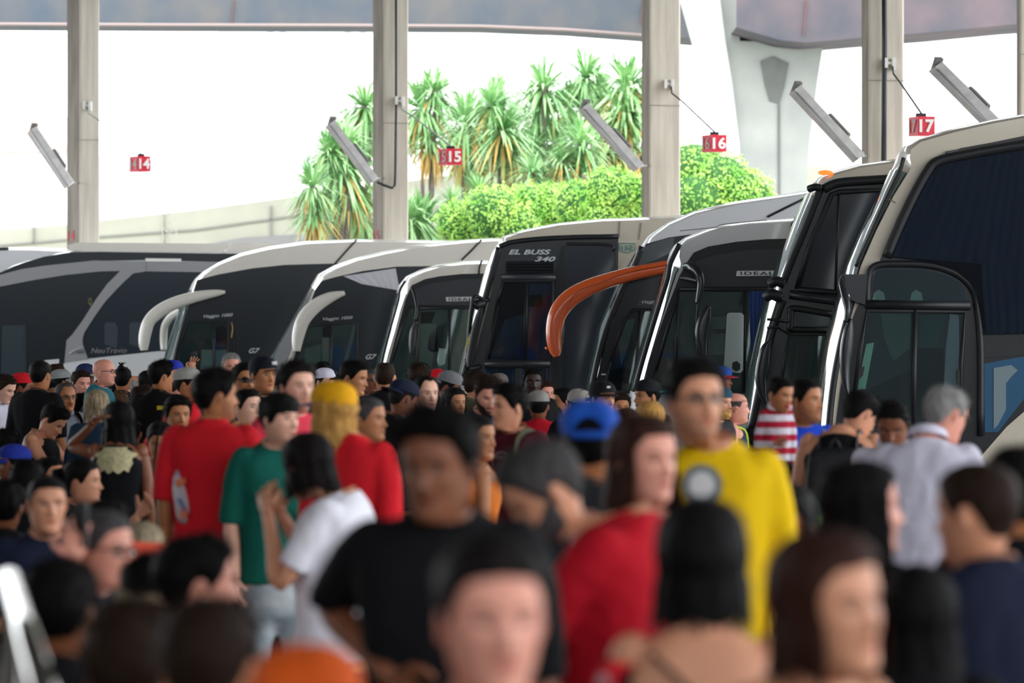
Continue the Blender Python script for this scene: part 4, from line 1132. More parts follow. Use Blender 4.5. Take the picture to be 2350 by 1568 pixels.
def hairline(th, style):
    a = np.abs(np.degrees((th + math.pi) % (2 * math.pi) - math.pi))
    base = np.interp(a, [0, 20, 38, 52, 62, 74, 84, 92, 100, 112, 125, 140, 180], [.82, .81, .80, .73, .64, .50, .45, .58, .60, .46, .34, .26, .22])
    if style == 'receding': base = base + np.interp(a, [0, 35, 60], [.07, .12, 0.0])
    if style == 'bangs': base = np.interp(a, [0, 30, 55, 70, 90, 120, 180], [.64, .64, .62, .45, .40, .30, .20])
    if style == 'ring': base = np.interp(a, [0, 66, 76, 90, 100, 125, 180], [.74, .735, .52, .58, .6, .36, .24])
    return base

def surf_patch(poly_rows, off, Hm, fem, nose, jaw, mb, mi):
    """rows: list of (list of (x,z)) face coords -> surface patch lifted by off"""
    A = []
    for row in poly_rows:
        rr = []
        for (x, z) in row:
            f, b, w = prof(np.array(z)); jw = 1 + (jaw - 1) * max(0, (.4 - z) / .4)
            s = min(.999, (abs(x) / (w * jw))) ** (1 / .9)
            th = math.copysign(math.asin(s), x)
            p = head_xy(np.array(th), np.array(z), fem, nose, jaw)
            rr.append(Hm @ Vector((p[0] * 1.0, p[1] - off, p[2])))
        A.append(rr)
    mb.grid(np.array(A), mi)

POSES = {'down': ((.05, .02, -.30), (.06, -.06, -.55)), 'hold': ((.05, .03, -.29), (-.05, -.24, -.26)), 'face': ((.06, -.16, -.25), (-.09, -.26, .0)),
         'up': ((.10, -.20, -.10), (.04, -.30, .17)), 'akimbo': ((.22, .06, -.25), (.02, -.02, -.46)), 'reach': ((.04, -.18, -.24), (-.02, -.36, -.30)),
         'cross': ((.05, .0, -.29), (-.22, -.22, -.24)), 'behind': ((.16, -.10, .04), (.0, .06, .18)), 'chin': ((.03, -.12, -.26), (-.12, -.24, -.04)), 'carry': ((.04, .02, -.30), (-.16, -.27, -.30))}

def hand(mb, w, d, n, curl, side, mi=0, sc=1.0):
    """w wrist, d direction, n palm normal; five separate fingers"""
    d = Vector(d).normalized(); n = Vector(n); n = (n - d * n.dot(d)).normalized(); s = d.cross(n) * side
    w = Vector(w)
    A = []
    for t, hw, ht in ((0, .024, .019), (.02, .030, .017), (.05, .040, .015), (.08, .041, .013), (.092, .036, .010)):
        ring = []
        for k in range(10):
            a = 2 * math.pi * k / 10
            ring.append(w + d * t * sc + s * math.cos(a) * hw * sc + n * math.sin(a) * ht * sc)
        A.append(ring)
    mb.grid(np.array(A), mi, wrap=True, cap0=True, cap1=True)
    for i, (o, L) in enumerate(((-.030, .070), (-.010, .078), (.011, .073), (.030, .057))):
        p = w + d * .082 * sc + s * o * sc; pts = [p]; ang = .12
        for seg in (.45, .3, .25):
            ang += curl
            p = p + (d * math.cos(ang) + n * math.sin(ang)) * L * seg * sc + s * (o * .12 * sc)
            pts.append(p)
        mb.tube(pts, [.0095 * sc, .009 * sc, .008 * sc, .005 * sc], 6, mi)
    p = w + d * .02 * sc - s * .026 * sc
    mb.tube([p, p + (d * .5 - s * .8).normalized() * .035 * sc, p + (d * .8 - s * .75 + n * .3).normalized() * .062 * sc, p + (d * 1.0 - s * .6 + n * .6).normalized() * .085 * sc], [.013 * sc, .011 * sc, .0095 * sc, .006 * sc], 6, mi)

TOR = [(0, .060, .058, .062), (-.02, .074, .064, .070), (-.035, .105, .070, .082), (-.052, .142, .080, .092), (-.075, .172, .092, .102), (-.11, .186, .104, .112), (-.17, .182, .118, .116),
       (-.25, .172, .126, .112), (-.35, .160, .116, .100), (-.45, .153, .110, .096), (-.53, .162, .112, .112), (-.62, .174, .112, .128), (-.70, .174, .104, .122), (-.77, .15, .09, .10)]

PEOPLE_XY = []
def dip(dz, c): return -.026 * c * max(0.0, 1 + dz / .09)
def person(px, ytop, s, yaw, label, hair='short', hc='black', sk='tan', top='tee', tc='black', body=None, pitch=0, tilt=0, arms=('down', 'down'),
           seated=False, fem=False, build=1.0, hs=1.0, cap=None, glasses=None, beard=None, pants='jeans', lean=(0, 0), hh=None, sleeve=.52, dY=0.0, nose=1.0, jaw=1.0,
           earring=False, skirt=False, vox=None, voxel=True, nofeet=False, bs=1.0, hscale=1.0, longl=.25, neckw=1.0, extra=None, hoff=None, elev=0.0):
    H = HH * hs
    Y = F * H / s + dY
    th_ = {'short': .045, 'buzz': .015, 'afro': .14, 'curly': .09, 'long': .06, 'bob': .07, 'bun': .05, 'pony': .05, 'bald': 0, 'ring': .0, 'receding': .04, 'bangs': .06, 'messy': .08, 'tall': .09}[hair] * hscale
    hat_th = .05 if cap else th_ * .7
    ztop = CAMZ - (ytop - HY) * Y / F
    # avoid people standing in one another: nudge along the line of sight
    bw = .36 if s < 140 else .30
    for it in range(60):
        x = (px - HX) * Y / F
        bad = None
        for (qx, qy, qr) in PEOPLE_XY:
            if (qx - x) ** 2 / .235 ** 2 + (qy - Y) ** 2 / .18 ** 2 < 4 * .84 ** 2:
                bad = qy; break
        if bad is None: break
        Y += .10
    s = F * H / Y
    ztop = CAMZ - (ytop - HY) * Y / F
    X = (px - HX) * Y / F
    PEOPLE_XY.append((X, Y, bw))
    yw = math.radians(yaw); by = yw if body is None else math.radians(body)
    rel = yw - by
    e = empty('person', (X, Y, elev), by)
    tag(e, label, 'person' if hs > .85 else 'child')
    seed = int(px * 7 + ytop) % 10007
    rs = np.random.RandomState(seed)
    # head matrix in body frame (body frame: rotated by `by`, front -y)
    R = rotz(rel) @ Matrix.Rotation(math.radians(tilt), 4, 'Y') @ Matrix.Rotation(-math.radians(-pitch), 4, 'X')
    S = Matrix.Diagonal((H, H, H, 1))
    piv = Vector((0, .05, .28))
    M0 = R @ S @ Matrix.Translation(-piv)
    pts = head_xy(HT[None, :], HZ[:, None], fem, nose, jaw)
    hp = pts.reshape(-1, 3)
    M0n = np.array(M0)
    q = hp @ M0n[:3, :3].T + M0n[:3, 3]
    top_z = q[:, 2].max() + hat_th * H
    # visible horizontal centre of head in world x
    cw = np.array(rotz(by).to_3x3())
    qw = q @ cw.T
    cx = (qw[:, 0].max() + qw[:, 0].min()) / 2
    pz = ztop - top_z - elev
    off = Vector((-cx, 0, 0)); off = rotz(-by) @ off
    pivw = Vector((off.x, off.y, pz))
    HM = Matrix.Translation(pivw) @ M0
    HMn = np.array(HM)
    head = (hp @ HMn[:3, :3].T + HMn[:3, 3]).reshape(pts.shape)
    # neck base
    _l = rotz(-by) @ Vector((lean[0], lean[1], 0)); lx, ly = _l.x, _l.y; lz = lean[2] if len(lean) > 2 else 0
    k = H / HH * bs
    bend = math.radians(pitch)
    nb = Vector((pivw.x + lx, pivw.y + (.028 + .05 * math.sin(bend)) * k + ly, pivw.z + lz - (.055 - .01 * math.sin(bend)) * k))
    rings = []
    nn = 5
    hc_ = HM @ Vector((0, .015, .015)); 
    for i in range(nn):
        t = (i + 1) / (nn + 1)
        c = Vector(HM @ Vector((0, .03, .0))) * (1 - t) + nb * t
        a = rel * (1 - t)
        r = (.262 * H * (bs * .4 + .6) * (1 - t) + .066 * k * t) * neckw * (.88 if fem else 1)
        ring = []
        for th in HT:
            p = rotz(a) @ Vector((math.sin(th) * r, -math.cos(th) * r * .98, 0))
            # underside of jaw tilts with head for first rings
            p = p + c
            p.z += -(math.cos(th)) * .018 * k * (1 - t)
            ring.append(p)
        rings.append(ring)
    sh = (.88 if fem else 1.0) * build
    tscale = 1.0
    foot_z = 0.0
    avail = nb.z
    if seated or hs < .8: zs = k
    else: zs = max(.80 * k, min(1.16 * k, avail / 1.46))
    if nofeet: zs = k
    for (dz, hw, fr, bk) in TOR:
        w = hw * (sh if dz < -.03 else 1) * k
        if fem and -.5 < dz < -.38: w *= .92
        bust = .022 * math.exp(-((dz + .22) / .06) ** 2) if fem else 0
        ring = []
        for th in HT:
            s_, c_ = math.sin(th), math.cos(th)
            x = math.copysign(abs(s_) ** .85, s_) * w
            y = -(fr * build + bust) * k * abs(c_) ** .8 if c_ > 0 else bk * build * k * abs(c_) ** .8
            ring.append(Vector((nb.x + x, nb.y + y, nb.z + dz * zs + dip(dz, c_) * k)))
        rings.append(ring)
    full = np.concatenate([head, np.array([[tuple(p) for p in r] for r in rings])], 0)
    b = MB()
    b.grid(full, 0, wrap=True, cap1=True)
    # ears
    for sd in (-1, 1):
        er = HM.to_3x3().normalized() @ Matrix.Rotation(sd * .35, 3, 'Z') @ Matrix.Rotation(.18, 3, 'X')
        b.ell(HM @ Vector((sd * .335, .045, .475)), (.028 * H, .062 * H, .12 * H), 10, 8, 0, rot=er)
        b.ell(HM @ Vector((sd * .350, .02, .475)), (.02 * H, .035 * H, .075 * H), 8, 6, 3, rot=er)
    # facial features
    if abs(((yaw + 180) % 360) - 180) < 130:
        for sd in (-1, 1):
            cx_ = .135 * sd
            def almond(w_, h_, cz, o, mi, xo=0):
                rows = []
                for v in (-1, -.5, 0, .5, 1):
                    row = []
                    for u in np.linspace(-1, 1, 7):
                        hgt = h_ * (1 - u * u) ** .6
                        row.append((cx_ + xo + u * w_, cz + v * hgt + .004 * u * sd))
                    rows.append(row)
                surf_patch(rows, o, HM, fem, nose, jaw, b, mi)
            almond(.064, .026, .531, .004, 5)                # lid shadow rim
            almond(.056, .017, .527, .009, 2)                # eye white
            almond(.026, .0168, .527, .013, 4)               # iris
            rows = []
            for v in (0, 1):
                rows.append([(cx_ + u * .085 * 1.0, .592 + .018 * (1 - (u * sd - .3) ** 2) + v * (.020 - .006 * abs(u)) * (0.8 if fem else 1.1)) for u in np.linspace(-1, 1, 7)])
            surf_patch(rows, .010, HM, fem, nose, jaw, b, 6)
        # lips
        rows = [[(u * .098, zc + (zz if abs(u) < .95 else 0) - .004 * u * u) for u in np.linspace(-1, 1, 9)] for zc, zz in ((.246, 0), (.256, .004), (.266, .010))]
        surf_patch([[(x, .246 + (z - .246) * (1 - abs(x / .1) ** 2.2)) for x, z in r] for r in rows], .006, HM, fem, nose, jaw, b, 1)
        rows = [[(u * .094, .243 - v * .034 * (1 - abs(u) ** 2.2)) for u in np.linspace(-1, 1, 9)] for v in (0, .5, 1)]
        surf_patch(rows, .007, HM, fem, nose, jaw, b, 1)
        surf_patch([[(u * .09, .2475 + v * .004) for u in np.linspace(-1, 1, 7)] for v in (-1, 1)], .010, HM, fem, nose, jaw, b, 5)
        for sd in (-1, 1):
            surf_patch([[(sd * .032 + u * .014, .337 + v * .006) for u in (-1, 0, 1)] for v in (-1, 0, 1)], .003, HM, fem, nose, jaw, b, 5)
    # arms
    shirt_tubes = []
    sleeve_l = {'tee': sleeve, 'long': .97, 'tank': 0, 'bare': 0, 'shirt': .97, 'dress': 0, 'child': .97}[top]
    for ai, sd in ((0, -1), (1, 1)):
        pose = arms[ai] if isinstance(arms, (tuple, list)) else arms
        el, wr = POSES[pose] if isinstance(pose, str) else pose
        S0 = Vector((nb.x + sd * .160 * sh * k, nb.y + .012 * k, nb.z - .085 * zs))
        E = S0 + Vector((sd * el[0], el[1], el[2])) * k * (1.0)
        Wp = S0 + Vector((sd * wr[0], wr[1], wr[2])) * k
        path = smooth_curve([S0, S0 * .55 + E * .45 + Vector((sd * .01, .0, 0)), E, E * .5 + Wp * .5, Wp], 16)
        tt = np.linspace(0, 1, len(path))
        rr = np.interp(tt, [0, .12, .3, .5, .6, .8, 1], [.050, .052, .046, .038, .040, .032, .025]) * k * (.84 if fem else 1) * (build * .5 + .5)
        b.tube(path, rr, 12, 0, flat=rr * .95)
        if top in ('tank', 'bare', 'dress'):
            b.ell(S0 + Vector((-sd * .004, 0, .006)), (.052 * k * (.9 if fem else 1), .052 * k, .054 * k), 14, 10, 0)
        dd = Vector(path[-1] - path[-3])
        pn = Vector((-sd, -.2, 0)) if pose in ('down',) else Vector((-sd * .6, .5, -.3))
        hand(b, path[-1] - np.array(dd.normalized()) * .005, dd, pn, .25 if pose != 'akimbo' else .1, sd, 0, k)
        shirt_tubes.append((path, rr, tt))
    mats = [skin(sk), mat('lip_' + sk, tuple(np.array(hx(SK[sk])) * np.array((.78, .48, .5))), .4), eye_w, mat('ear_' + sk, tuple(np.array(hx(SK[sk])) * np.array((.7, .5, .46))), .5), iris,
            mat('lid_' + sk, tuple(np.array(hx(SK[sk])) * .35), .6), hairm(hc if hc not in ('white',) else 'grey')]
    # lower body
    hip = nb.z - .66 * zs
    vx = vox or max(.0125, min(.026, Y * .00072))
    if not nofeet:
        lg = MB()
        if pants in CL: pm = cloth(pants)
        else: pm = denim_l if pants == 'washed' else cloth('jeans')
        hipx = .088 * k
        prings = []
        for dz, hw, d_ in ((-.60, .172, .118), (-.68, .182, .128), (-.76, .182, .130), (-.84, .150, .115), (-.875, .08, .07)):
            prings.append([(nb.x + math.sin(t) * hw * k * (.5 + .5 * build), nb.y + .005 - math.cos(t) * d_ * k, nb.z + dz * zs) for t in np.linspace(0, 2 * math.pi, 24, endpoint=False)])
        lg.grid(np.array(prings), 0, wrap=True, cap0=True, cap1=True)
        shoes = []
        for sd in (-1, 1):
            hp_ = Vector((nb.x + sd * hipx, nb.y + .01, nb.z - .76 * zs))
            if seated:
                kn = hp_ + Vector((sd * .05, -.42, .03)); an = Vector((kn.x, kn.y + .02, .09))
            else:
                an = Vector((nb.x + sd * .11 * k + rs.uniform(-.02, .02), nb.y + .03 + rs.uniform(-.04, .04), .085)); kn = (hp_ + an) * .5 + Vector((0, -.03, .02))
            c_ = smooth_curve([hp_, hp_ * .5 + kn * .5, kn, kn * .5 + an * .5, an], 12)
            if skirt:
                c_ = smooth_curve([hp_, hp_ * .5 + kn * .5, kn], 8)
                b.tube(smooth_curve([kn + Vector((0, 0, .06)), kn * .5 + an * .5, an - Vector((0, 0, .02))], 8), [.055 * k] * 4 + [.045 * k] * 4 + [.036 * k] * 1, 10, 0)
            rr = np.interp(np.linspace(0, 1, len(c_)), [0, .4, .55, 1], [.092, .075, .066, .058]) * k
            lg.tube(c_, rr, 12)
            shoes.append(an)
        po = lg.build('trousers' if not skirt else 'skirt', pm, e)
        queue(po, .034 if Y > 20 else .024, 2, seed, .003)
        for an in shoes:
            q_ = MB(); c2 = Vector((an.x, an.y, 0))
            pr_ = [(0.07, .036, .045, .08), (.03, .042, .05, .075), (-.03, .044, .036, .066), (-.10, .046, .026, .05), (-.16, .036, .02, .042), (-.185, .016, .012, .03)]
            A = []
            for (yy, hw, hz, zt) in pr_:
                A.append([(c2.x + math.cos(t) * hw, c2.y + yy, max(0.0, zt * .5 + math.sin(t) * zt * .55 + .004)) for t in np.linspace(0, 2 * math.pi, 12, endpoint=False)])
            q_.grid(np.array(A), 0, wrap=True, cap0=True, cap1=True)
            q_.build('shoe', mat('shoe_dark', '23211f', .6), e)
    body_o = b.build('body', mats, e)
    # shirt
    if top != 'bare':
        sb = MB()
        gap = .011 * k
        rows = []
        tor = TOR[:11] if top not in ('dress',) else TOR[:13]
        if top in ('tee', 'long', 'shirt', 'child'):
            prm = [(-.012, .070, .066, .070)] + tor[1:] + [(-.60, .176, .12, .135), (-.68, .18, .12, .135)]
        elif top == 'tank':
            prm = [(-.038, .085, .075, .086), (-.055, .118, .084, .097), (-.08, .138, .096, .106), (-.12, .160, .108, .117)] + tor[6:] + [(-.66, .178, .12, .135)]
        else:
            prm = [(-.135, .178, .112, .112), (-.17, .182, .118, .116)] + tor[7:]
        for j, (dz, hw, fr, bk) in enumerate(prm):
            w = (hw * (sh if dz < -.03 else 1) + .011) * k; 
            if dz < -.3 and not fem: w = max(w, .172 * sh * k)
            bust = .024 * math.exp(-((dz + .22) / .06) ** 2) if fem else 0
            fr2 = (max(fr, .118) if dz < -.2 else fr) * build + .012 + bust; bk2 = (max(bk, .112) if dz < -.2 else bk) * build + .012
            ring = []
            for th in np.linspace(-math.pi, math.pi, 40, endpoint=False):
                s_, c_ = math.sin(th), math.cos(th)
                ring.append((nb.x + math.copysign(abs(s_) ** .85, s_) * w, nb.y + (-fr2 * k * abs(c_) ** .8 if c_ > 0 else bk2 * k * abs(c_) ** .8), nb.z + dz * zs + dip(dz, c_) * k - (.008 * k * (c_ > 0) * c_ if j == 0 else 0)))
            rows.append(ring)
        sb.grid(np.array(rows), 0, wrap=True, cap0=True, cap1=True)
        if sleeve_l > 0:
            for (path, rr, tt) in shirt_tubes:
                m_ = tt <= sleeve_l + .01
                pp = path[m_]; r2 = rr[m_] + np.interp(tt[m_], [0, .3, .5, 1], [.012, .016, .022, .014]) * k
                sb.tube(pp, r2, 14)
            for sd in (-1, 1):
                S0 = Vector((nb.x + sd * .152 * sh * k, nb.y + .012 * k, nb.z - .083 * zs))
                sb.ell(S0, (.066 * k, .068 * k, .064 * k), 14, 10)
        cm = tc if not isinstance(tc, str) else cloth(tc)
        so = sb.build({'tee': 't_shirt', 'tank': 'tank_top', 'long': 'long_sleeved_top', 'shirt': 'shirt', 'dress': 'dress', 'child': 'shirt'}[top], cm, e)
        if voxel: queue(so, vx, 3, seed, .009)
        if top in ('shirt', 'child'):
            q_ = MB(); A = []
            for dr, dz in ((.000, .012), (.004, .034), (.016, .030), (.026, -.004)):
                A.append([(nb.x + math.sin(t) * (.066 + dr) * k, nb.y - math.cos(t) * (.062 + dr) * k, nb.z + (dz - .004 * math.cos(t) + dip(0, math.cos(t))) * k) for t in np.linspace(0.25, 2 * math.pi - .25, 28)])
            q_.grid(np.array(A), 0); q_.build('collar', cloth('white') if top == 'child' else cm, so)
        elif top in ('tee', 'long'):
            q_ = MB(); q_.tube([(nb.x + math.sin(t) * .070 * k, nb.y - math.cos(t) * .066 * k, nb.z - (.014 + .008 * max(0, math.cos(t))) * k + dip(-.012, math.cos(t)) * k) for t in np.linspace(0, 2 * math.pi, 25)], .008 * k, 6, cap=False)
            q_.build('neckband', cm, so)
    else:
        so = None
    # hair
    style = hair
    hm = hairm(hc)
    hb = MB()
    if style not in ('bald',):
        hs_ = {'receding': 'receding', 'bangs': 'bangs', 'bob': 'std', 'ring': 'ring'}.get(style, 'std')
        TH = np.linspace(-math.pi, math.pi, 56, endpoint=False)
        zl = hairline(TH, hs_) + .012 * sinnoise(np.stack([np.cos(TH), np.sin(TH), TH * 0], 1), 12, seed + 9)
        n = 16
        rows = []
        ztopv = .995 if style != 'ring' else .74
        for i in range(n + 1):
            t = i / n
            z = zl + (ztopv - zl) * (1 - (1 - t) ** 1.25)
            p = head_xy(TH, z, fem, nose, jaw)
            d = p - np.array((0, .02, .52)); d /= np.linalg.norm(d, axis=1)[:, None]
            thick = th_ if style != 'ring' else .015
            side = np.interp(p[:, 2], [.3, .6, .85], [.45, .65, 1.0])
            if style in ('afro', 'curly', 'long', 'bob'): side = np.interp(p[:, 2], [.3, .6, .9], [.8, .95, 1.0])
            env = min(1, t * 3.2) ** .6
            if style == 'ring' and t > .8: env *= (1 - t) / .2
            nz = sinnoise(p, 9, seed) * .18 + sinnoise(p * np.array((1, 1, .5)), 26, seed + 1) * .14
            if style in ('curly', 'afro', 'messy'): nz = nz * 1.5
            if style in ('buzz', 'ring'): nz = nz * .4
            o_ = thick * env * side * (1 + nz)
            if cap: o_ = np.where(p[:, 2] > .62, np.minimum(o_, .03), o_)
            if style == 'tall': o_ = o_ * np.where(p[:, 1] < 0, 1.5, .8)
            p = p + d * np.maximum(o_, -.004)[:, None] + d * (.002 if i else -.01)
            rows.append(p)
        A = np.array(rows)
        An = (A.reshape(-1, 3) @ HMn[:3, :3].T + HMn[:3, 3]).reshape(A.shape)
        hb.grid(An, 0, wrap=True)
        # strands
        cnt = {'short': 1000, 'buzz': 150, 'afro': 900, 'curly': 800, 'long': 300, 'bob': 300, 'bun': 200, 'pony': 200, 'ring': 60, 'receding': 600, 'bangs': 350, 'messy': 700, 'tall': 1100}[style]
        if cap: cnt //= 6
        for _ in range(cnt):
            i = rs.randint(1, n); j = rs.randint(0, 56)
            p = A[i, j] * (1) ; d = p - np.array((0, .02, .52)); d /= np.linalg.norm(d)
            tan = np.array((rs.normal() * .5, .5 + rs.normal() * .3, rs.normal() * .5 - (.6 if style in ('long', 'bob', 'bangs') else 0)))
            tan -= d * tan.dot(d)
            up = {'afro': 1.2, 'curly': 1.0, 'messy': 1.0, 'short': .5, 'tall': .9}.get(style, .15)
            v = tan + d * up * rs.uniform(.3, 1); v /= np.linalg.norm(v)
            L = rs.uniform(.05, .13) if style not in ('afro', 'curly', 'messy') else rs.uniform(.05, .12)
            w_ = np.cross(v, d); w_ /= np.linalg.norm(w_) + 1e-9; w_ *= .008
            tri = [p - w_ - d * .01, p + w_ - d * .01, p + v * L]
            tri = [(HMn[:3, :3] @ q_ + HMn[:3, 3]) for q_ in tri]
            hb.add(tri, [(0, 1, 2)])
        if style in ('long', 'bob'):
            L = longl if style == 'long' else .0
            T2 = np.radians(np.concatenate([np.linspace(-180, -62, 22)]))
            T2 = np.concatenate([-T2[::-1], T2 + 0])  # 62..180, -180..-62
            T2 = np.radians(np.linspace(62, 298, 48))
            zs_ = np.concatenate([np.linspace(.80, .35, 6), np.linspace(.25, -L / H * 1.0 + (.05 if style == 'bob' else 0), 9)])
            rows = []
            for z in zs_:
                zc = max(z, .42)
                p = head_xy(T2, np.full(len(T2), zc), fem, nose, jaw)
                c = np.array((0, .03)); d = p[:, :2] - c; d /= np.linalg.norm(d, axis=1)[:, None]
                fl = .055 + (.03 if z < .42 else 0) + .03 * max(0, .42 - z)
                if z < .15: fl += .02
                p[:, :2] += d * (fl + .010 * np.sin(T2 * 31 + seed)[:, None] + .014 * np.sin(T2 * 11 + z * 2 + seed)[:, None])
                if z < .3: p[:, 1] += .06 * min(1, (.3 - z) * 1.2)
                p[:, 2] = z + .04 * np.sin(T2 * 7 + seed) * (z < .1)
                if style == 'bob' and z < .2: p[:, :2] -= d * (.2 - z) * .15
                rows.append(p)
            inner = rows[-1].copy(); inner[:, :2] *= .78; inner[:, 2] += .03
            rows.append(inner)
            A2 = np.array(rows); A2n = (A2.reshape(-1, 3) @ HMn[:3, :3].T + HMn[:3, 3]).reshape(A2.shape)
            hb.grid(A2n, 0)
            hb.grid(A2n[:, ::-1], 0)
            for _ in range(260):
                i = rs.randint(3, len(rows) - 3); j = rs.randint(0, 48)
                p = A2[i, j]; d = np.array((p[0], p[1], 0)); d /= np.linalg.norm(d); w_ = np.cross(d, (0, 0, 1)) * .012
                ll = rs.uniform(.15, .35)
                tri = [p - w_ + d * .0, p + w_ + d * .0, p + d * rs.uniform(.01, .04) + np.array((rs.normal() * .02, 0, -ll))]
                hb.add([(HMn[:3, :3] @ q_ + HMn[:3, 3]) for q_ in tri], [(0, 1, 2)])
        if style == 'bun':
            c = HM @ Vector((.0, .30, 1.0)); hb.ell(c, (.16 * H, .15 * H, .13 * H), 12, 8)
            for _ in range(14):
                a = rs.uniform(0, 6.28); d = Vector((math.cos(a) * .4, math.sin(a) * .3, 1)).normalized()
                hb.tube([c, c + d * .12 * H * 1.3, c + d * .3 * H + Vector((rs.normal() * .012, 0, -.01))], [.006, .005, .001], 5)
        if style == 'pony':
            hb.tube([HM @ Vector(v_) for v_ in ((0, .42, .75), (0, .58, .70), (.02, .62, .45), (.0, .56, .1), (.02, .54, -.25))], [.03 * k, .045 * k, .042 * k, .034 * k, .008 * k], 10)
        hb.build('hair', hm, e)
    if beard:
        q_ = MB(); rows = []
        zz = [.30, .285, .27, .20, .12, .05, .0] if beard != 'moustache' else None
        if beard == 'moustache':
            surf_patch([[(u * .10, z_) for u in np.linspace(-1, 1, 9)] for z_ in (.282, .30, .315)], .022, HM, fem, nose, jaw, q_, 0)
        else:
            TH = np.radians(np.linspace(-88, 88, 33))
            off_ = .012 if beard == 'stubble' else .04
            for i, t in enumerate(np.linspace(0, 1, 8)):
                up = np.interp(np.abs(np.degrees(TH)), [0, 18, 30, 60, 75, 88], [.195, .20, .30, .33, .44, .50])
                lo = np.interp(np.abs(np.degrees(TH)), [0, 60, 88], [.012, .03, .16])
                z = up * (1 - t) + lo * t
                p = head_xy(TH, z, fem, nose, jaw); d = p - np.array((0, 0, .3)); d /= np.linalg.norm(d, axis=1)[:, None]
                rows.append(p + d * off_ * (math.sin(math.pi * min(1, t * 1.15 + .06)) ** .5 if t < .9 else .7) * (1 + .3 * sinnoise(p, 30, seed)[:, None]))
            A = np.array(rows); q_.grid((A.reshape(-1, 3) @ HMn[:3, :3].T + HMn[:3, 3]).reshape(A.shape), 0)
            surf_patch([[(u * .12, z_ - .02 * abs(u)) for u in np.linspace(-1, 1, 9)] for z_ in (.278, .295, .31)], off_ * .8 + .004, HM, fem, nose, jaw, q_, 0)
        bm = hairm(hc) if beard != 'stubble' else mat('stubble_' + sk, tuple(np.array(hx(SK[sk])) * .66), .8)
        q_.build('moustache' if beard == 'moustache' else 'beard', bm, e)
    if cap:
        add_cap(e, HM, HMn, H, cap, seed)
    if glasses:
        add_glasses(e, HM, H, glasses, fem, nose, jaw)
    if earring:
        q_ = MB(); q_.ell(HM @ Vector((.36, .03, .37)), (.006, .006, .01), 8, 6); q_.ell(HM @ Vector((-.36, .03, .37)), (.006, .006, .01), 8, 6)
        q_.build('earrings', mat('pearl', 'e8e4dc', .2), e)
    info = dict(e=e, HM=HM, nb=nb, k=k, zs=zs, so=so, Y=Y, X=X, by=by, H=H, arms=shirt_tubes, sh=sh, body=body_o)
    if seated: SEATS.append((X, Y, by, nb, zs, k, e))
    return info
SEATS = []

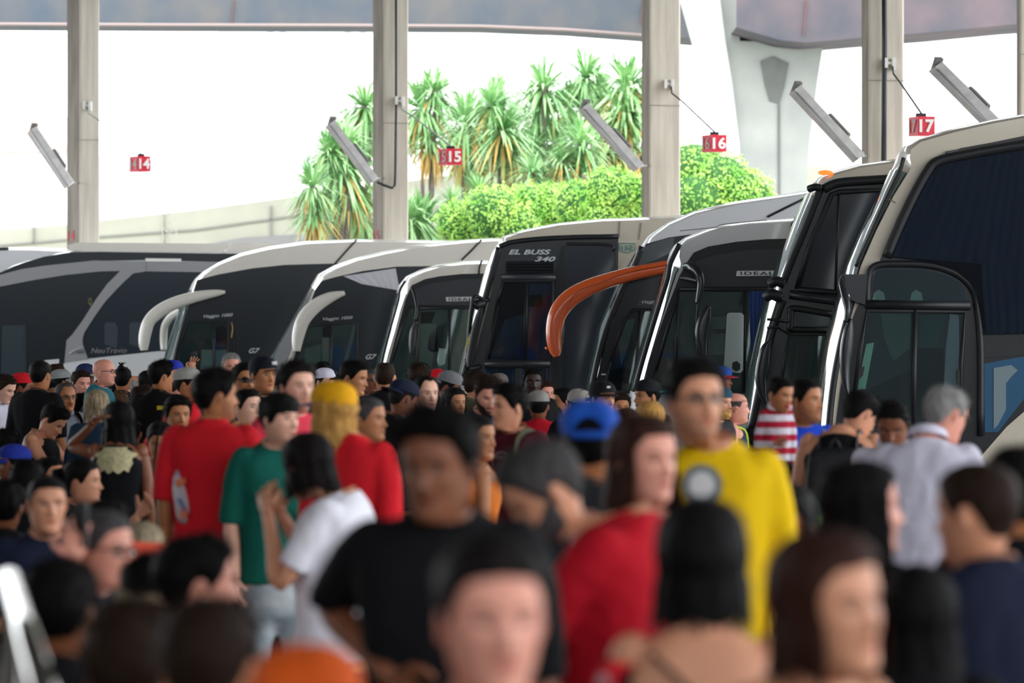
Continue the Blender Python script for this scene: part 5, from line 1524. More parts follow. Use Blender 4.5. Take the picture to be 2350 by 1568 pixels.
def add_cap(e, HM, HMn, H, cap, seed):
    """cap = dict(dir, col, brim col, logo, kind)"""
    dr = math.radians(cap.get('dir', 0)); kind = cap.get('kind', 'cap')
    cm = cloth(cap['col']) if cap['col'] in CL else mat('cap_' + cap['col'], cap['col'], .8, spec=.2, bump=.2, bscale=30)
    bc = cap.get('brim', cap['col']); bm = cloth(bc) if bc in CL else mat('cap_' + bc, bc, .8, spec=.2)
    TH = np.linspace(-math.pi, math.pi, 48, endpoint=False)
    q = MB(); rows = []
    cut = cap.get('cut', False)
    for i in range(13):
        t = i / 12
        tp = (TH - dr + math.pi) % (2 * math.pi) - math.pi
        zl = .665 + .035 * np.cos(tp) + (-.03 if kind == 'bucket' else 0)
        if abs(cap.get('dir', 0)) > 90: zl = zl + .05 * np.cos(TH)
        if cut: zl = np.where(np.abs(tp) > 2.55, .86 - .16 * ((np.abs(np.abs(tp) - math.pi)) / .6) ** 2, zl)
        z = zl + (1.0 - zl) * math.sin(t * math.pi / 2)
        zc = np.minimum(z, .997)
        p = head_xy(TH, zc, False, 1, 1)
        d = p - np.array((0, .03, .5)); d /= np.linalg.norm(d, axis=1)[:, None]
        o_ = .055 + .025 * math.sin(t * math.pi) + .008 * np.abs(np.sin(tp * 3)) + cap.get('puff', 0) * math.sin(t * math.pi * .8)
        p = p + d * o_[:, None] if hasattr(o_, 'shape') else p + d * o_
        p[:, 2] += .02 * t * cap.get('tall', 1)
        rows.append(p)
    A = np.array(rows); q.grid((A.reshape(-1, 3) @ HMn[:3, :3].T + HMn[:3, 3]).reshape(A.shape), 0, wrap=True)
    # rim lip
    A2 = np.array([rows[0], rows[0] * np.array((.93, .93, 1)) + np.array((0, 0, .01))]); q.grid((A2.reshape(-1, 3) @ HMn[:3, :3].T + HMn[:3, 3]).reshape(A2.shape)[::-1], 0, wrap=True)
    q.ell(HM @ Vector((0, .03, 1.06 + .02 * cap.get('tall', 1))), (.02 * H, .02 * H, .012 * H), 8, 5)
    c = q.build('hat' if kind == 'bucket' else 'cap', cm, e)
    q = MB()
    Rv = Matrix.Rotation(dr, 4, 'Z')
    if kind == 'bucket':
        A = []
        for r, z in ((.0, .64), (.12, .60), (.2, .55), (.2, .54), (.11, .585), (.0, .62)):
            p = head_xy(TH, np.full(48, .66), False, 0, 1); d = p[:, :2] - np.array((0, .03)); d /= np.linalg.norm(d, axis=1)[:, None]
            p[:, :2] += d * (.06 + r); p[:, 2] = z; A.append(p)
        A = np.array(A); q.grid((A.reshape(-1, 3) @ HMn[:3, :3].T + HMn[:3, 3]).reshape(A.shape), 0, wrap=True)
    else:
        A = []
        f0 = .44 if abs(cap.get('dir', 0)) < 90 else .48
        for j, (zo) in enumerate((.0, -.022)):
            R_ = []
            for v in np.linspace(0, 1, 7):
                row = []
                for u in np.linspace(-1, 1, 11):
                    ang = u * .95
                    y0 = -f0 * math.cos(ang) + .03; x0 = .345 * math.sin(ang) / math.sin(.95)
                    ext = .30 * (1 - abs(u) ** 2.6) ** .5
                    x = x0 * (1 + .02 * v); y = y0 - ext * v
                    curve = cap.get('curve', .06)
                    z = .70 - curve * (u * u) - .05 * v * (1 if not cap.get('flat') else .0) + zo
                    pt = Rv @ Vector((x, y - .02, z)); row.append(HM @ pt)
                R_.append(row)
            A.append(np.array([[tuple(p) for p in r] for r in R_]))
        q.grid(A[0], 0); q.grid(A[1][::-1], 0)
        # edge
        q.grid(np.array([A[0][-1], A[1][-1]]), 0); q.grid(np.array([A[1][0], A[0][0]]), 0)
    q.build('visor' if kind != 'bucket' else 'brim', bm, c)
    if cut:
        q = MB(); pts = []
        for a in np.linspace(-.62, .62, 9):
            th = math.pi + dr + a
            p = head_xy(np.array((th + math.pi) % (2 * math.pi) - math.pi), np.array(.665)); d = np.array((p[0], p[1])); d /= np.linalg.norm(d)
            pts.append(HM @ Vector((p[0] + d[0] * .06, p[1] + d[1] * .06, .665)))
        q.tube(pts, .016 * H / .235 * .5, 8, flat=.012); q.build('strap', cm, c)
    if cap.get('logo'):
        txt, col, w_, dphi, zc = cap['logo']
        th = dr + math.radians(dphi)
        p = head_xy(np.array((th + math.pi) % (2 * math.pi) - math.pi), np.array(zc)); 
        nrm = Vector((math.sin(th), -math.cos(th), .35)).normalized()
        ex = Vector((math.cos(th), math.sin(th), 0)); ez = nrm.cross(ex)
        ctr = Vector(p) + nrm * .105
        M3 = HM.to_3x3()
        wd = w_
        m_ = cloth(col) if col in CL else mat('logo_' + col, col, .6)
        if cap.get('disc'):
            q = MB(); pts = [HM @ (ctr + ex * math.cos(a) * wd * .72 + ez * math.sin(a) * wd * .72) for a in np.linspace(0, 2 * math.pi, 24)]
            q.tube(pts, .0022, 6, cap=False); q.build('badge_ring', m_, c)
        o = lettering(txt, HM @ (ctr - ex * wd * .5 - ez * wd * .22), (M3 @ ex).normalized(), (M3 @ ez).normalized(), wd * H, wd * .45 * H, m_, c, 'cap_badge', bold=.02, extrude=.02)
    return c

def add_glasses(e, HM, H, kind, fem, nose, jaw):
    fr = mat('glasses_frame', '1c1c1e' if kind != 'silver' else '8b8d90', .3)
    q = MB(); ln = MB()
    dark = kind == 'sun'
    zc = .532 if kind != 'head' else .86
    def yf(x):
        p = -.425 - .012; return p + abs(x) ** 2 * 1.1
    hw, hh = (.115, .062) if dark or kind == 'head' else (.10, .055)
    for sd in (-1, 1):
        cx = .145 * sd
        ring = []
        for a in np.linspace(0, 2 * math.pi, 21):
            ca, sa = math.cos(a), math.sin(a)
            x = cx + math.copysign(abs(ca) ** .7, ca) * hw; z = zc + math.copysign(abs(sa) ** .7, sa) * hh - (.01 * abs(ca))
            ring.append(Vector((x, yf(x) - .02, z)))
        if kind == 'head': ring = [Vector((p.x, p.y + .16 + (zc - p.z) * .5, p.z + .02)) for p in ring]
        W_ = [HM @ p for p in ring]
        q.tube(W_, .0022 if not dark else .0035, 6, cap=False)
        c = sum(W_[:-1], Vector()) / 20
        ln.add([c] + W_[:-1], [(0, 1 + (i + 1) % 20, 1 + i) for i in range(20)])
        if kind != 'head':
            q.tube([HM @ Vector((sd * .255, yf(.255) - .02, zc + .02)), HM @ Vector((sd * .345, -.18, zc + .03)), HM @ Vector((sd * .355, .03, zc + .01))], .0022 if not dark else .004, 6)
    q.tube([HM @ Vector((x, yf(x) - .035 + (.16 if kind == 'head' else 0), zc + .02)) for x in (-.045, 0, .045)], .002, 6)
    g = q.build('sunglasses' if dark or kind == 'head' else 'glasses', fr, e)
    ln.build('lens', shades if dark or kind == 'head' else lens_c, g, smooth=False)

def run_remesh():
    for (o, vx, sm, seed, amp) in REMESH:
        m = o.modifiers.new('rm', 'REMESH'); m.mode = 'VOXEL'; m.voxel_size = vx; m.use_smooth_shade = True
        m = o.modifiers.new('sm', 'SMOOTH'); m.factor = .6; m.iterations = sm
    bpy.context.view_layer.update()
    dg = bpy.context.evaluated_depsgraph_get()
    for (o, vx, sm, seed, amp) in REMESH:
        me = bpy.data.meshes.new_from_object(o.evaluated_get(dg))
        n = len(me.vertices)
        if n < 50: o.modifiers.clear(); continue
        co = np.empty(n * 3); me.vertices.foreach_get('co', co); co = co.reshape(-1, 3)
        no = np.empty(n * 3); me.vertices.foreach_get('normal', no); no = no.reshape(-1, 3)
        w = sinnoise(co * np.array((1, 1, .6)), 14, seed) * .6 + sinnoise(co + co[:, [2, 0, 1]] * .5, 32, seed + 3) * .4
        w = np.abs(w) * -1 + .3
        co += no * (w * amp)[:, None]
        me.vertices.foreach_set('co', co.reshape(-1)); me.update()
        old = o.data; o.modifiers.clear(); me.materials.clear()
        for m in old.materials: me.materials.append(m)
        o.data = me; bpy.data.meshes.remove(old)
        me.polygons.foreach_set('use_smooth', [True] * len(me.polygons))
# ================================================================= the crowd
PP = []
def A(px, ytop, s, yaw, label, **k): PP.append((px, ytop, s, yaw, label, k))
# ---- far left
A(12, 859, 62, 60, 'man in a white collared shirt looking down at the left edge', hc='brown', sk='pale', top='shirt', tc='shirtwhite', pitch=22, arms=('hold', 'down'))
A(52, 857, 62, 95, 'man in a backward red cap and grey T-shirt', hc='black', sk='brown', tc='grey', cap=dict(dir=180, col='red'), body=150)
A(92, 828, 68, 158, 'tall man in a black T-shirt seen from behind, before the silver coach', hc='black', sk='tan', tc='black', hair='buzz', glasses='silver', build=1.05)
A(128, 837, 50, 175, 'head with reddish brown curls above the grey cap, far left', hair='curly', hc='auburn', sk='brown', tc='charcoal', fem=True)
A(139, 849, 54, 130, 'person in a light grey cap with a dark band between two dark heads', sk='tan', tc='charcoal', cap=dict(dir=-40, col='8c8f8e'))
A(196, 836, 54, 150, 'person wearing a navy bucket hat with a pale brim', sk='brown', tc='teal', cap=dict(dir=0, col='1f2a50', brim='a8a58c', kind='bucket'))
A(186, 850, 58, 35, 'brown-haired man gazing right beneath the bucket hat', hc='brown', sk='pink', tc='charcoal', pitch=8)
A(240, 825, 60, 75, 'bald man with thin glasses in profile before the white coach skirt', hair='bald', sk='pink', tc='teal', glasses='silver')
A(281, 843, 56, 175, 'woman with a messy spiky bun beside the bald man', hair='bun', hc='black', sk='tan', tc='charcoal', fem=True)
A(312, 863, 52, 120, 'balding grey-haired man, only the crown of his head showing', hair='ring', hc='grey', sk='fair', tc='charcoal', pitch=20)
A(337, 852, 54, 170, 'dark-haired head just right of the grey balding crown', hc='dark', sk='brown', tc='grey')
A(369, 829, 68, 128, 'man in a black T-shirt with a yellow shoulder patch', hc='black', sk='tan', tc='black', body=165, hair='tall', hscale=.6)
A(397, 828, 56, 60, 'person in a bright blue cap with orange dots', sk='fair', tc='blue', cap=dict(dir=180, col='2c3cb0'))
A(433, 845, 70, 80, 'man in a pale grey cap and red shirt looking right', sk='tan', tc='red', cap=dict(dir=0, col='a3a19c'), body=120)
A(402, 865, 62, 72, 'short-haired man with closed eyes leaning right', hc='brown', sk='pink', hair='buzz', hscale=2, tc='grey', pitch=15, body=100)
A(462, 850, 58, 130, 'person raising a phone above the grey cap', hc='brown', sk='fair', tc='olive', arms=('down', ((.09, -.16, .02), (.03, -.17, .30))), body=150)
A(530, 812, 60, 15, 'grey-haired man with a furrowed brow at the back', hair='short', hscale=.6, hc='grey', sk='pink', tc='charcoal')
A(496, 848, 112, 118, 'broad man in a plain red T-shirt seen from behind', hair='curly', hscale=1.0, hc='black', sk='tan', tc='red', body=172, build=1.1, arms=('down', 'down'), pants='jeans', beard='stubble')
A(560, 834, 76, 28, 'man wearing dark wraparound sunglasses', hc='black', sk='tan', tc='charcoal', glasses='sun')
A(566, 894, 82, 48, 'teenage boy in a mustard yellow shirt behind the broad red back', hc='black', sk='pale', tc='mustard', jaw=.9, pitch=-2)
A(150, 879, 66, 32, 'moustached man with glasses and a grey striped shirt', hair='receding', hc='dgrey', sk='tan', top='shirt', tc='stripe', glasses='silver', beard='moustache', jaw=1.1)
A(118, 878, 56, 30, 'shadowed face behind the moustached man', hc='black', sk='brown', tc='black')
A(183, 880, 56, 170, 'person with ash-blond streaked hair behind the moustached man', hair='bob', hc='ash', sk='pale', tc='grey', fem=True)
A(202, 886, 48, 175, 'small dark head to the right of the ash-blond hair', hc='black', sk='brown', tc='black')
A(237, 868, 54, 168, 'head in a black cap above the dark bob', sk='brown', tc='black', cap=dict(dir=180, col='black'))
A(257, 878, 54, 180, 'round close-cropped dark head behind the streaked bob', hair='buzz', hscale=1.5, hc='black', sk='brown', tc='charcoal')
A(286, 872, 52, 25, 'black-haired forehead seen over two curly heads', hc='black', sk='pale', tc='black', fem=True)
A(328, 886, 66, 50, 'woman with swept short hair, an earring and bare shoulder', hair='curly', hscale=.8, hc='brown', sk='fair', top='tank', tc='lilac', fem=True, earring=True)
A(274, 900, 58, 175, 'frizzy brown-haired head in the middle of the left crowd', hair='curly', hc='lbrown', sk='fair', tc='olive', fem=True)
A(188, 903, 60, 120, 'dark head leaning beside the striped shirt', hc='black', sk='brown', tc='charcoal')
A(222, 896, 72, 172, 'woman with a straight streaked bob and blue denim jacket', hair='bob', hc='streak', sk='pale', top='long', tc='denim', fem=True)
A(316, 920, 62, 115, 'man in a dark navy cap facing right amid the left crowd', hair='buzz', sk='brown', tc='black', cap=dict(dir=180, col='navy'))
A(272, 922, 90, -155, 'woman with very long black hair in a black dress with cream lace', hair='long', longl=.42, hc='black', sk='brown', top='tank', tc='black', fem=True, arms=('down', 'behind'), skirt=True, pants='black', body=175, vox=.012)
A(408, 910, 80, 22, 'curly-haired man peering over the red shoulder', hair='curly', hc='black', sk='tan', tc='red', body=10, hscale=1.1)
A(369, 968, 84, 8, 'woman in an olive strapped top with sunglasses pushed on her hair', hair='pony', hc='black', sk='tan', top='tank', tc='olive', fem=True, glasses='head', pitch=20, arms=('down', 'hold'))
A(122, 926, 72, 68, 'boy in a black tank top bending his head', hc='dark', sk='fair', top='tank', tc='black', pitch=38, body=75, arms=('reach', 'reach'), hair='tall', hscale=.7)
A(30, 1022, 84, -70, 'person in a royal blue cap low at the left edge', sk='brown', tc='black', cap=dict(dir=0, col='20308f'))
A(14, 985, 72, 170, 'dark head near the left edge above the royal blue cap', hc='black', sk='brown', tc='black', hair='curly')
A(50, 982, 66, 175, 'person with a low blond ponytail near the left edge', hair='curly', hc='ash', sk='fair', tc='black', fem=True)
A(112, 1050, 86, 55, 'dark-haired person with pink-rimmed glasses in shade', hc='black', sk='tan', tc='black', fem=True, glasses='silver')
A(60, 1058, 100, 178, 'big dark shadowed head behind the shaven man', hair='curly', hc='black', sk='brown', tc='black', fem=True)
A(12, 1105, 110, 178, 'dark curly-haired head cut by the left edge', hair='curly', hc='black', sk='brown', tc='black')
A(108, 1094, 130, 18, 'seated man with a shaven head and dark navy T-shirt', hair='buzz', hc='dark', sk='fair', tc='navy', seated=True, jaw=1.1, arms=('cross', 'down'))
A(192, 1055, 100, 78, 'woman in profile with a ringed hand at her chin', hair='pony', hc='black', sk='fair', tc='black', fem=True, arms=('down', ((.03, -.14, -.20), (-.02, -.34, .0))), body=70)
A(248, 1148, 128, 150, 'dark tousled head right behind the phoning man', hair='messy', hc='dark', sk='brown', tc='black')
# ---- centre left
A(603, 820, 78, 38, 'boy in a black flat-brimmed cap with a white monogram', sk='tan', tc='charcoal', cap=dict(dir=25, col='0e1220', flat=True, curve=.03, tall=1.6, logo=('NY', 'f0f0f0', .22, -8, .84)))
A(680, 829, 108, 32, 'tall curly-haired man in a coral T-shirt', hair='curly', hscale=1.0, hc='dark', sk='pale', tc='coral', beard='stubble', jaw=1.05)
A(738, 832, 52, 170, 'dark head just above the white cap', hc='black', sk='brown', tc='black')
A(745, 846, 58, 50, 'person in a white cap with black visor and letters', sk='pale', tc='charcoal', cap=dict(dir=35, col='d9d6e6', brim='black', curve=.03, logo=('YA', '101018', .3, 0, .84)))
A(640, 842, 54, 160, 'grey cap half hidden behind the tall curly-haired man', sk='tan', tc='grey', cap=dict(dir=180, col='8b8b8f'))
A(812, 828, 76, 68, 'young man in profile with a faded haircut', hc='black', sk='tan', tc='grey', pitch=10, hair='tall', hscale=.5)
A(851, 848, 54, 28, 'bespectacled man hidden behind the young man with the fade', hc='dgrey', sk='brown', tc='grey', glasses='silver', hair='buzz')
A(883, 832, 70, 176, 'balding man with a tattooed nape in a black shirt', hair='buzz', hc='brown', sk='fair', tc='black', hscale=.7)
A(962, 835, 64, 165, 'brown curly head beside the small red cap', hair='curly', hc='brown', sk='fair', tc='charcoal')
A(1004, 848, 52, 160, 'person in a small red cap behind the crowd centre', sk='tan', tc='charcoal', cap=dict(dir=180, col='red'))
A(1032, 853, 66, 82, 'man in a backward grey snapback, head bowed', sk='brown', tc='charcoal', cap=dict(dir=180, col='77777c', cut=True), pitch=18)
A(1088, 853, 62, 128, 'brown-haired lad behind the bearded man', hc='brown', sk='fair', tc='olive')
A(1145, 858, 56, 165, 'person in a grey-brown cap right of the bearded man', sk='fair', tc='grey', cap=dict(dir=180, col='6b655f'))
A(1119, 860, 84, 18, 'bearded man in a navy T-shirt looking down', hc='brown', sk='pink', tc='navy', pitch=22, beard='full', hair='tall', hscale=.7)
A(1168, 884, 97, -62, 'man in profile with a maroon T-shirt and round chest print', hc='black', sk='fair', tc='maroon', body=-35, hair='tall', hscale=.7)
A(1042, 890, 68, 38, 'young woman with parted black hair', hair='long', longl=.05, hc='black', sk='tan', tc='charcoal', fem=True)
A(925, 872, 80, 128, 'man with a cropped head bowing in a dark cap and black shirt', hair='buzz', hscale=1.5, hc='dark', sk='brown', tc='black', pitch=18, cap=dict(dir=180, col='navy'), build=1.1)
A(976, 864, 80, 30, 'man with a high hairline and maroon T-shirt', hair='receding', hc='black', sk='pale', tc='maroon', body=-10)
A(988, 905, 68, 172, 'round dark head in front of the high hairline', hc='black', sk='brown', tc='black')
A(1033, 918, 52, 178, 'smooth dark head left of the woman with parted hair', hair='buzz', hscale=2, hc='black', sk='brown', tc='black')
A(900, 870, 55, 175, 'grey-clad person behind the balding man', hc='black', sk='tan', tc='grey')
A(640, 902, 114, 48, 'boy in a dark green T-shirt with thick black hair', hair='bangs', hc='black', sk='pale', tc='green', body=25, pants='washed', jaw=.9, arms=('down', 'hold'))
A(764, 880, 120, -125, 'person with blond curls under a backward yellow cap and red T-shirt', hair='long', longl=.03, hc='blond', sk='fair', tc='red', cap=dict(dir=0, col='e3a416', brim='4a3570', cut=False, puff=.02, curve=.03), body=150, arms=('down', 'down'), hscale=1.5, lean=(.10, 0))
A(845, 912, 100, 66, 'man with cropped hair and a navy shirt with white sleeves', hair='buzz', hscale=2.2, hc='dgrey', sk='tan', tc='navy', body=110, sleeve=.5)
A(704, 994, 142, -140, 'woman in a loose white blouse with hands at her mouth', hair='bob', hscale=.8, hc='dark', sk='fair', tc='white', fem=True, body=-105, pitch=16, lean=(.05, 0), arms=('face', 'face'), pants='black', build=1.15, sleeve=.42)
A(1008, 938, 240, -22, 'dark-haired man in a black T-shirt with a hand on his hip', hair='tall', hc='black', sk='brown', tc='black', body=-5, lean=(0, 0, .015), pitch=6, arms=(((.10, .12, -.15), (-.07, -.15, -.29)), 'down'), jaw=1.05, build=1.05, sleeve=.5)
A(1096, 954, 100, 55, 'woman with tied black hair in a thin orange top', hair='pony', hc='black', sk='tan', top='tank', tc='orange', fem=True, body=120)
A(604, 905, 70, 170, 'dark head between the teenage boy and the green T-shirt', hc='black', sk='brown', tc='maroon')
A(1062, 905, 52, 178, 'dark head right of the woman with parted hair', hc='black', sk='brown', tc='black')
# ---- centre right
A(1222, 845, 64, 8, 'man with very dark skin standing before the louvred coach', hair='curly', hscale=.5, hc='black', sk='black', tc='black')
A(1250, 876, 56, 30, 'pale-faced man half hidden behind the dark-skinned man', hc='auburn', sk='pink', tc='black')
A(1236, 898, 66, 178, 'person with a plain light grey cap in a red striped shirt', sk='brown', tc='crimson', cap=dict(dir=0, col='8c8884'), pitch=6)
A(1290, 892, 56, -70, 'curly dark head turned left of the badge cap', hair='curly', hc='dark', sk='tan', tc='black', fem=True)
A(1329, 895, 68, 32, 'person in a light grey cap with a round black badge', sk='tan', tc='black', cap=dict(dir=0, col='a09b95', curve=.1, logo=('LOST', '15161a', .24, 12, .84), disc=True), pitch=14)
A(1382, 877, 74, 38, 'young man in a black cap with a white skull mark', sk='tan', tc='black', cap=dict(dir=-10, col='131316', curve=.03, tall=1.4, logo=('8', 'f0f0f0', .12, -5, .86)))
A(1424, 904, 58, 12, 'curly-haired woman right of the black skull cap', hair='curly', hc='brown', sk='tan', tc='black', fem=True)
A(1484, 873, 70, -62, 'man in a black cap with a turquoise brim turned backward', sk='tan', tc='black', cap=dict(dir=180, col='141519', brim='2b9aa8', flat=True, curve=.02, tall=1.5))
A(1437, 938, 84, 176, 'auburn-haired head behind the pink-faced woman', hair='bob', hc='auburn', sk='pale', tc='brown', fem=True)
A(1494, 921, 84, 176, 'woman with light blond highlights seen from behind', hair='bob', hc='blond', sk='pale', tc='charcoal', fem=True)
A(1352, 930, 172, 178, 'man in a bright blue cap worn backward, strap showing', hair='short', hc='black', sk='tan', tc='charcoal', cap=dict(dir=0, col='2257bd', cut=True, puff=.05), body=160)
A(1247, 1012, 222, -78, 'bearded man in a crimson T-shirt bending his greying head', hair='short', hc='dgrey', sk='fair', tc='crimson', pitch=34, body=-112, lean=(.10, .0, .04), beard='full', arms=('hold', 'reach'), build=1.1, hscale=1.6, dY=.35)
A(1475, 954, 195, 38, 'pink-faced woman with reddish brown hair', hair='long', longl=.05, hc='auburn', sk='pink', top='tank', tc='orange', fem=True, body=10)
A(1592, 831, 176, 22, 'tall man with glasses in a bright yellow T-shirt', hc='black', sk='fair', tc='yellow', glasses='wire', beard='stubble', body=-16, lean=(.055, 0), pitch=-6, hair='tall', hscale=.7)
A(1655, 842, 58, 60, 'man in a red and blue cap by the round mirror', sk='brown', tc='charcoal', cap=dict(dir=0, col='2a4ea0', brim='b03048'))
A(1650, 888, 70, 50, 'bearded person in a teal cap behind the yellow T-shirt', sk='fair', tc='charcoal', hc='blond', beard='full', cap=dict(dir=180, col='1f4a5c'))
A(1690, 903, 70, 95, 'bald man in a vest with neon yellow piping', hair='ring', hc='dgrey', sk='pink', top='tank', tc='denim')
A(1725, 985, 70, 175, 'person with a dark rucksack behind the yellow sleeve', hair='short', hc='black', sk='tan', tc='charcoal')
A(1846, 870, 98, 55, 'man in a royal blue T-shirt carrying a toddler', hair='short', hscale=.7, hc='black', sk='tan', tc='blue', body=15, beard='stubble', arms=('carry', 'carry'))
A(1978, 897, 102, 128, 'man in a black sleeveless top bending his head', hair='short', hc='black', sk='fair', top='tank', tc='black', pitch=28, lean=(-.06, 0, .02), body=165, build=1.1, arms=('hold', 'hold'))
A(2046, 919, 106, -12, 'man facing the camera with lowered eyes between two backs', hc='black', sk='brown', top='shirt', tc='shirtwhite', pitch=24, jaw=1.1)
A(2173, 887, 124, 128, 'white-haired man with glasses in a pale shirt', hair='short', hscale=.8, hc='grey', sk='pink', top='shirt', tc='shirtwhite', pitch=18, body=165, lean=(-.05, 0), glasses='silver', pants='black', build=1.12)
A(1982, 1060, 205, 100, 'person with long black hair, nose in profile, at right', hair='long', longl=.10, hc='black', sk='pink', tc='black', fem=True, body=140)
A(1802, 1112, 172, -22, 'dark-haired woman with a shaded face under the yellow sleeve', hair='bob', hc='black', sk='brown', tc='charcoal', fem=True, pitch=12)
A(1895, 1222, 310, 42, 'woman with a dark brown bob in the right foreground', hair='bob', hc='auburn', sk='fair', top='tank', tc='grey', fem=True, body=40, tilt=-6)
A(2245, 1062, 235, -128, 'man with cropped brown hair and a navy T-shirt at the right edge', hair='buzz', hscale=1.6, hc='brown', sk='fair', tc='navy', body=-165, build=1.05, pitch=4)
A(2338, 1030, 215, 178, 'black-haired head cut by the right edge', hair='short', hc='black', sk='tan', tc='black')
A(1612, 1148, 275, 178, 'woman in a red floral dress with black hair, seen from behind', hair='bob', hscale=1.0, hc='black', sk='fair', top='dress', tc=floral('floral_dress'), fem=True)
A(1128, 1238, 345, 14, 'pale woman with hair pulled back in the centre foreground', hair='pony', hc='dark', sk='pink', top='dress', tc='black', fem=True, body=0, hscale=1.4)
# ---- bottom left
A(232, 1170, 175, 62, 'grey-haired seated man with glasses holding a phone to his ear', hair='buzz', hscale=2, hc='dgrey', sk='pink', tc='charcoal', glasses='silver', seated=True, pitch=6, body=60, arms=(((.14, -.14, -.16), (.03, -.10, .17)), 'down'))
A(326, 1200, 125, 172, 'blond head behind the phoning man', hair='bob', hc='ash', sk='fair', tc='black', fem=True, seated=True)
A(352, 1272, 190, 176, 'black-haired head with a pale headband low at left', hair='curly', hc='black', sk='tan', tc='crimson', fem=True, seated=True)
A(458, 1232, 200, 110, 'person with bushy black hair and a white earring', hair='curly', hc='black', sk='pink', tc='mustard', fem=True, seated=True, earring=True, body=120, arms=('reach', 'reach'))
A(300, 1388, 280, 176, 'brown-haired head at the bottom left', hair='curly', hc='brown', sk='tan', tc='black', fem=True, seated=True)
A(480, 1378, 300, 170, 'brown-haired person with a cream collar at the bottom', hair='short', hscale=1.5, hc='brown', sk='tan', tc='grey', seated=True)
A(135, 1288, 215, 176, 'large dark head of hair beside the shiny rail', hair='curly', hc='black', sk='brown', tc='black', fem=True, seated=True)
A(700, 1505, 330, 176, 'person in a bright orange cap at the bottom edge', sk='brown', tc='black', cap=dict(dir=0, col='dd5c1c', puff=.05), seated=True)
A(300, 960, 70, 178, 'dark head below the navy cap in the left crowd', hc='black', sk='brown', tc='black')
A(2110, 1300, 240, 175, 'dark-clad figure in shadow at the right foreground', hair='long', hc='black', sk='brown', tc='black', fem=True)
A(1060, 1290, 180, 178, 'shadowed person behind the pale foreground woman', hair='short', hc='black', sk='brown', tc='black', seated=True)

BY = {}
for (px, yt, s, yaw, label, k) in sorted(PP, key=lambda r: -r[2]):
    BY[label] = person(px, yt, s, yaw, label, **k)
def who(sub):
    r = [v for kk, v in BY.items() if sub in kk]
    assert len(r) == 1, (sub, len(r)); return r[0]

# ---- the toddler held by the man in blue
man = who('royal blue T-shirt')
Yc = man['Y'] - .33
kid = person(1790, 866, F * HH * .76 / Yc, 42, 'toddler in a red and white striped shirt held on an arm', hair='short', hc='black', sk='tan', top='child',
             tc=stripes('striped_rugby', 'b3223a', 'dcd6e2', 14, 'Z', .5), hs=.76, bs=.74, build=.66, body=10, nofeet=True, arms=('hold', 'down'), pitch=12, jaw=.85, nose=.6, vox=.009)
e = kid['e']; nb = kid['nb']; k = kid['k']
q = MB()
for sd in (-1, 1):
    h0 = Vector((nb.x + sd * .055, nb.y, nb.z - .36)); q.tube(smooth_curve([h0 + Vector((0, 0, .05)), h0, h0 + Vector((sd * .04, -.12, -.05)), h0 + Vector((sd * .05, -.17, -.20))], 10), [.065] * 10, 10)
q.ell((nb.x, nb.y, nb.z - .34), (.10, .085, .07), 12, 8)
q.build('trousers', cloth('black'), e)
for sd in (-1, 1):
    q = MB(); q.ell((nb.x + sd * .105, nb.y - .20, nb.z - .60), (.035, .07, .03), 10, 6); q.tube([(nb.x + sd * .105, nb.y - .17, nb.z - .56), (nb.x + sd * .105, nb.y - .17, nb.z - .60)], .032, 8); q.build('shoe', mat('shoe_dark', '23211f', .6), e)
pc = empty('pacifier', kid['e'].matrix_world @ Vector((0, 0, 0)))
W_ = Matrix.Translation((kid['X'], kid['Y'], 0)) @ rotz(kid['by'])
mp = W_ @ (kid['HM'] @ Vector((0, -.47, .245)))
pc.location = mp; pc.rotation_euler = (0, 0, math.radians(42)); tag(pc, 'red and white pacifier in the mouth of the toddler', 'pacifier')
q = MB(); q.ell((0, 0, 0), (.020, .006, .014), 12, 8); q.build('shield', mat('pacifier_red', 'd8242c', .4), pc)
q = MB(); q.tube([(math.cos(a) * .009, -.008, -.006 + math.sin(a) * .011) for a in np.linspace(0, 6.28, 13)], .003, 6, cap=False); q.build('ring', cloth('white'), pc)

# ---- things people hold or wear
def world_of(info, v): return Matrix.Translation((info['X'], info['Y'], 0)) @ rotz(info['by']) @ Vector(v)
def phone(info, ai, label, rot=0):
    path = info['arms'][ai][0]; d = Vector(path[-1] - path[-3]).normalized()
    c = world_of(info, Vector(path[-1]) + d * .09 + Vector((0, -.018, .02)))
    e = empty('phone', c, info['by'] + rot); tag(e, label, 'phone')
    q = MB(); q.box((-.036, -.005, -.07), (.036, .004, .07)); q.build('case', mat('phone_case', '15171b', .3), e, smooth=False)
    q = MB(); q.box((-.032, -.0062, -.062), (.032, -.005, .062)); q.build('screen', mat('phone_screen', '20262e', .08), e, smooth=False)
    q = MB(); q.box((-.028, .004, .045), (-.008, .007, .062)); q.build('camera_bump', mat('phone_lens', '505458', .2), e, smooth=False)
phone(who('raising a phone'), 1, 'black phone held up above the crowd at left')
phone(who('grey-haired seated man'), 0, 'dark phone held at the ear of the seated man', 1.2)

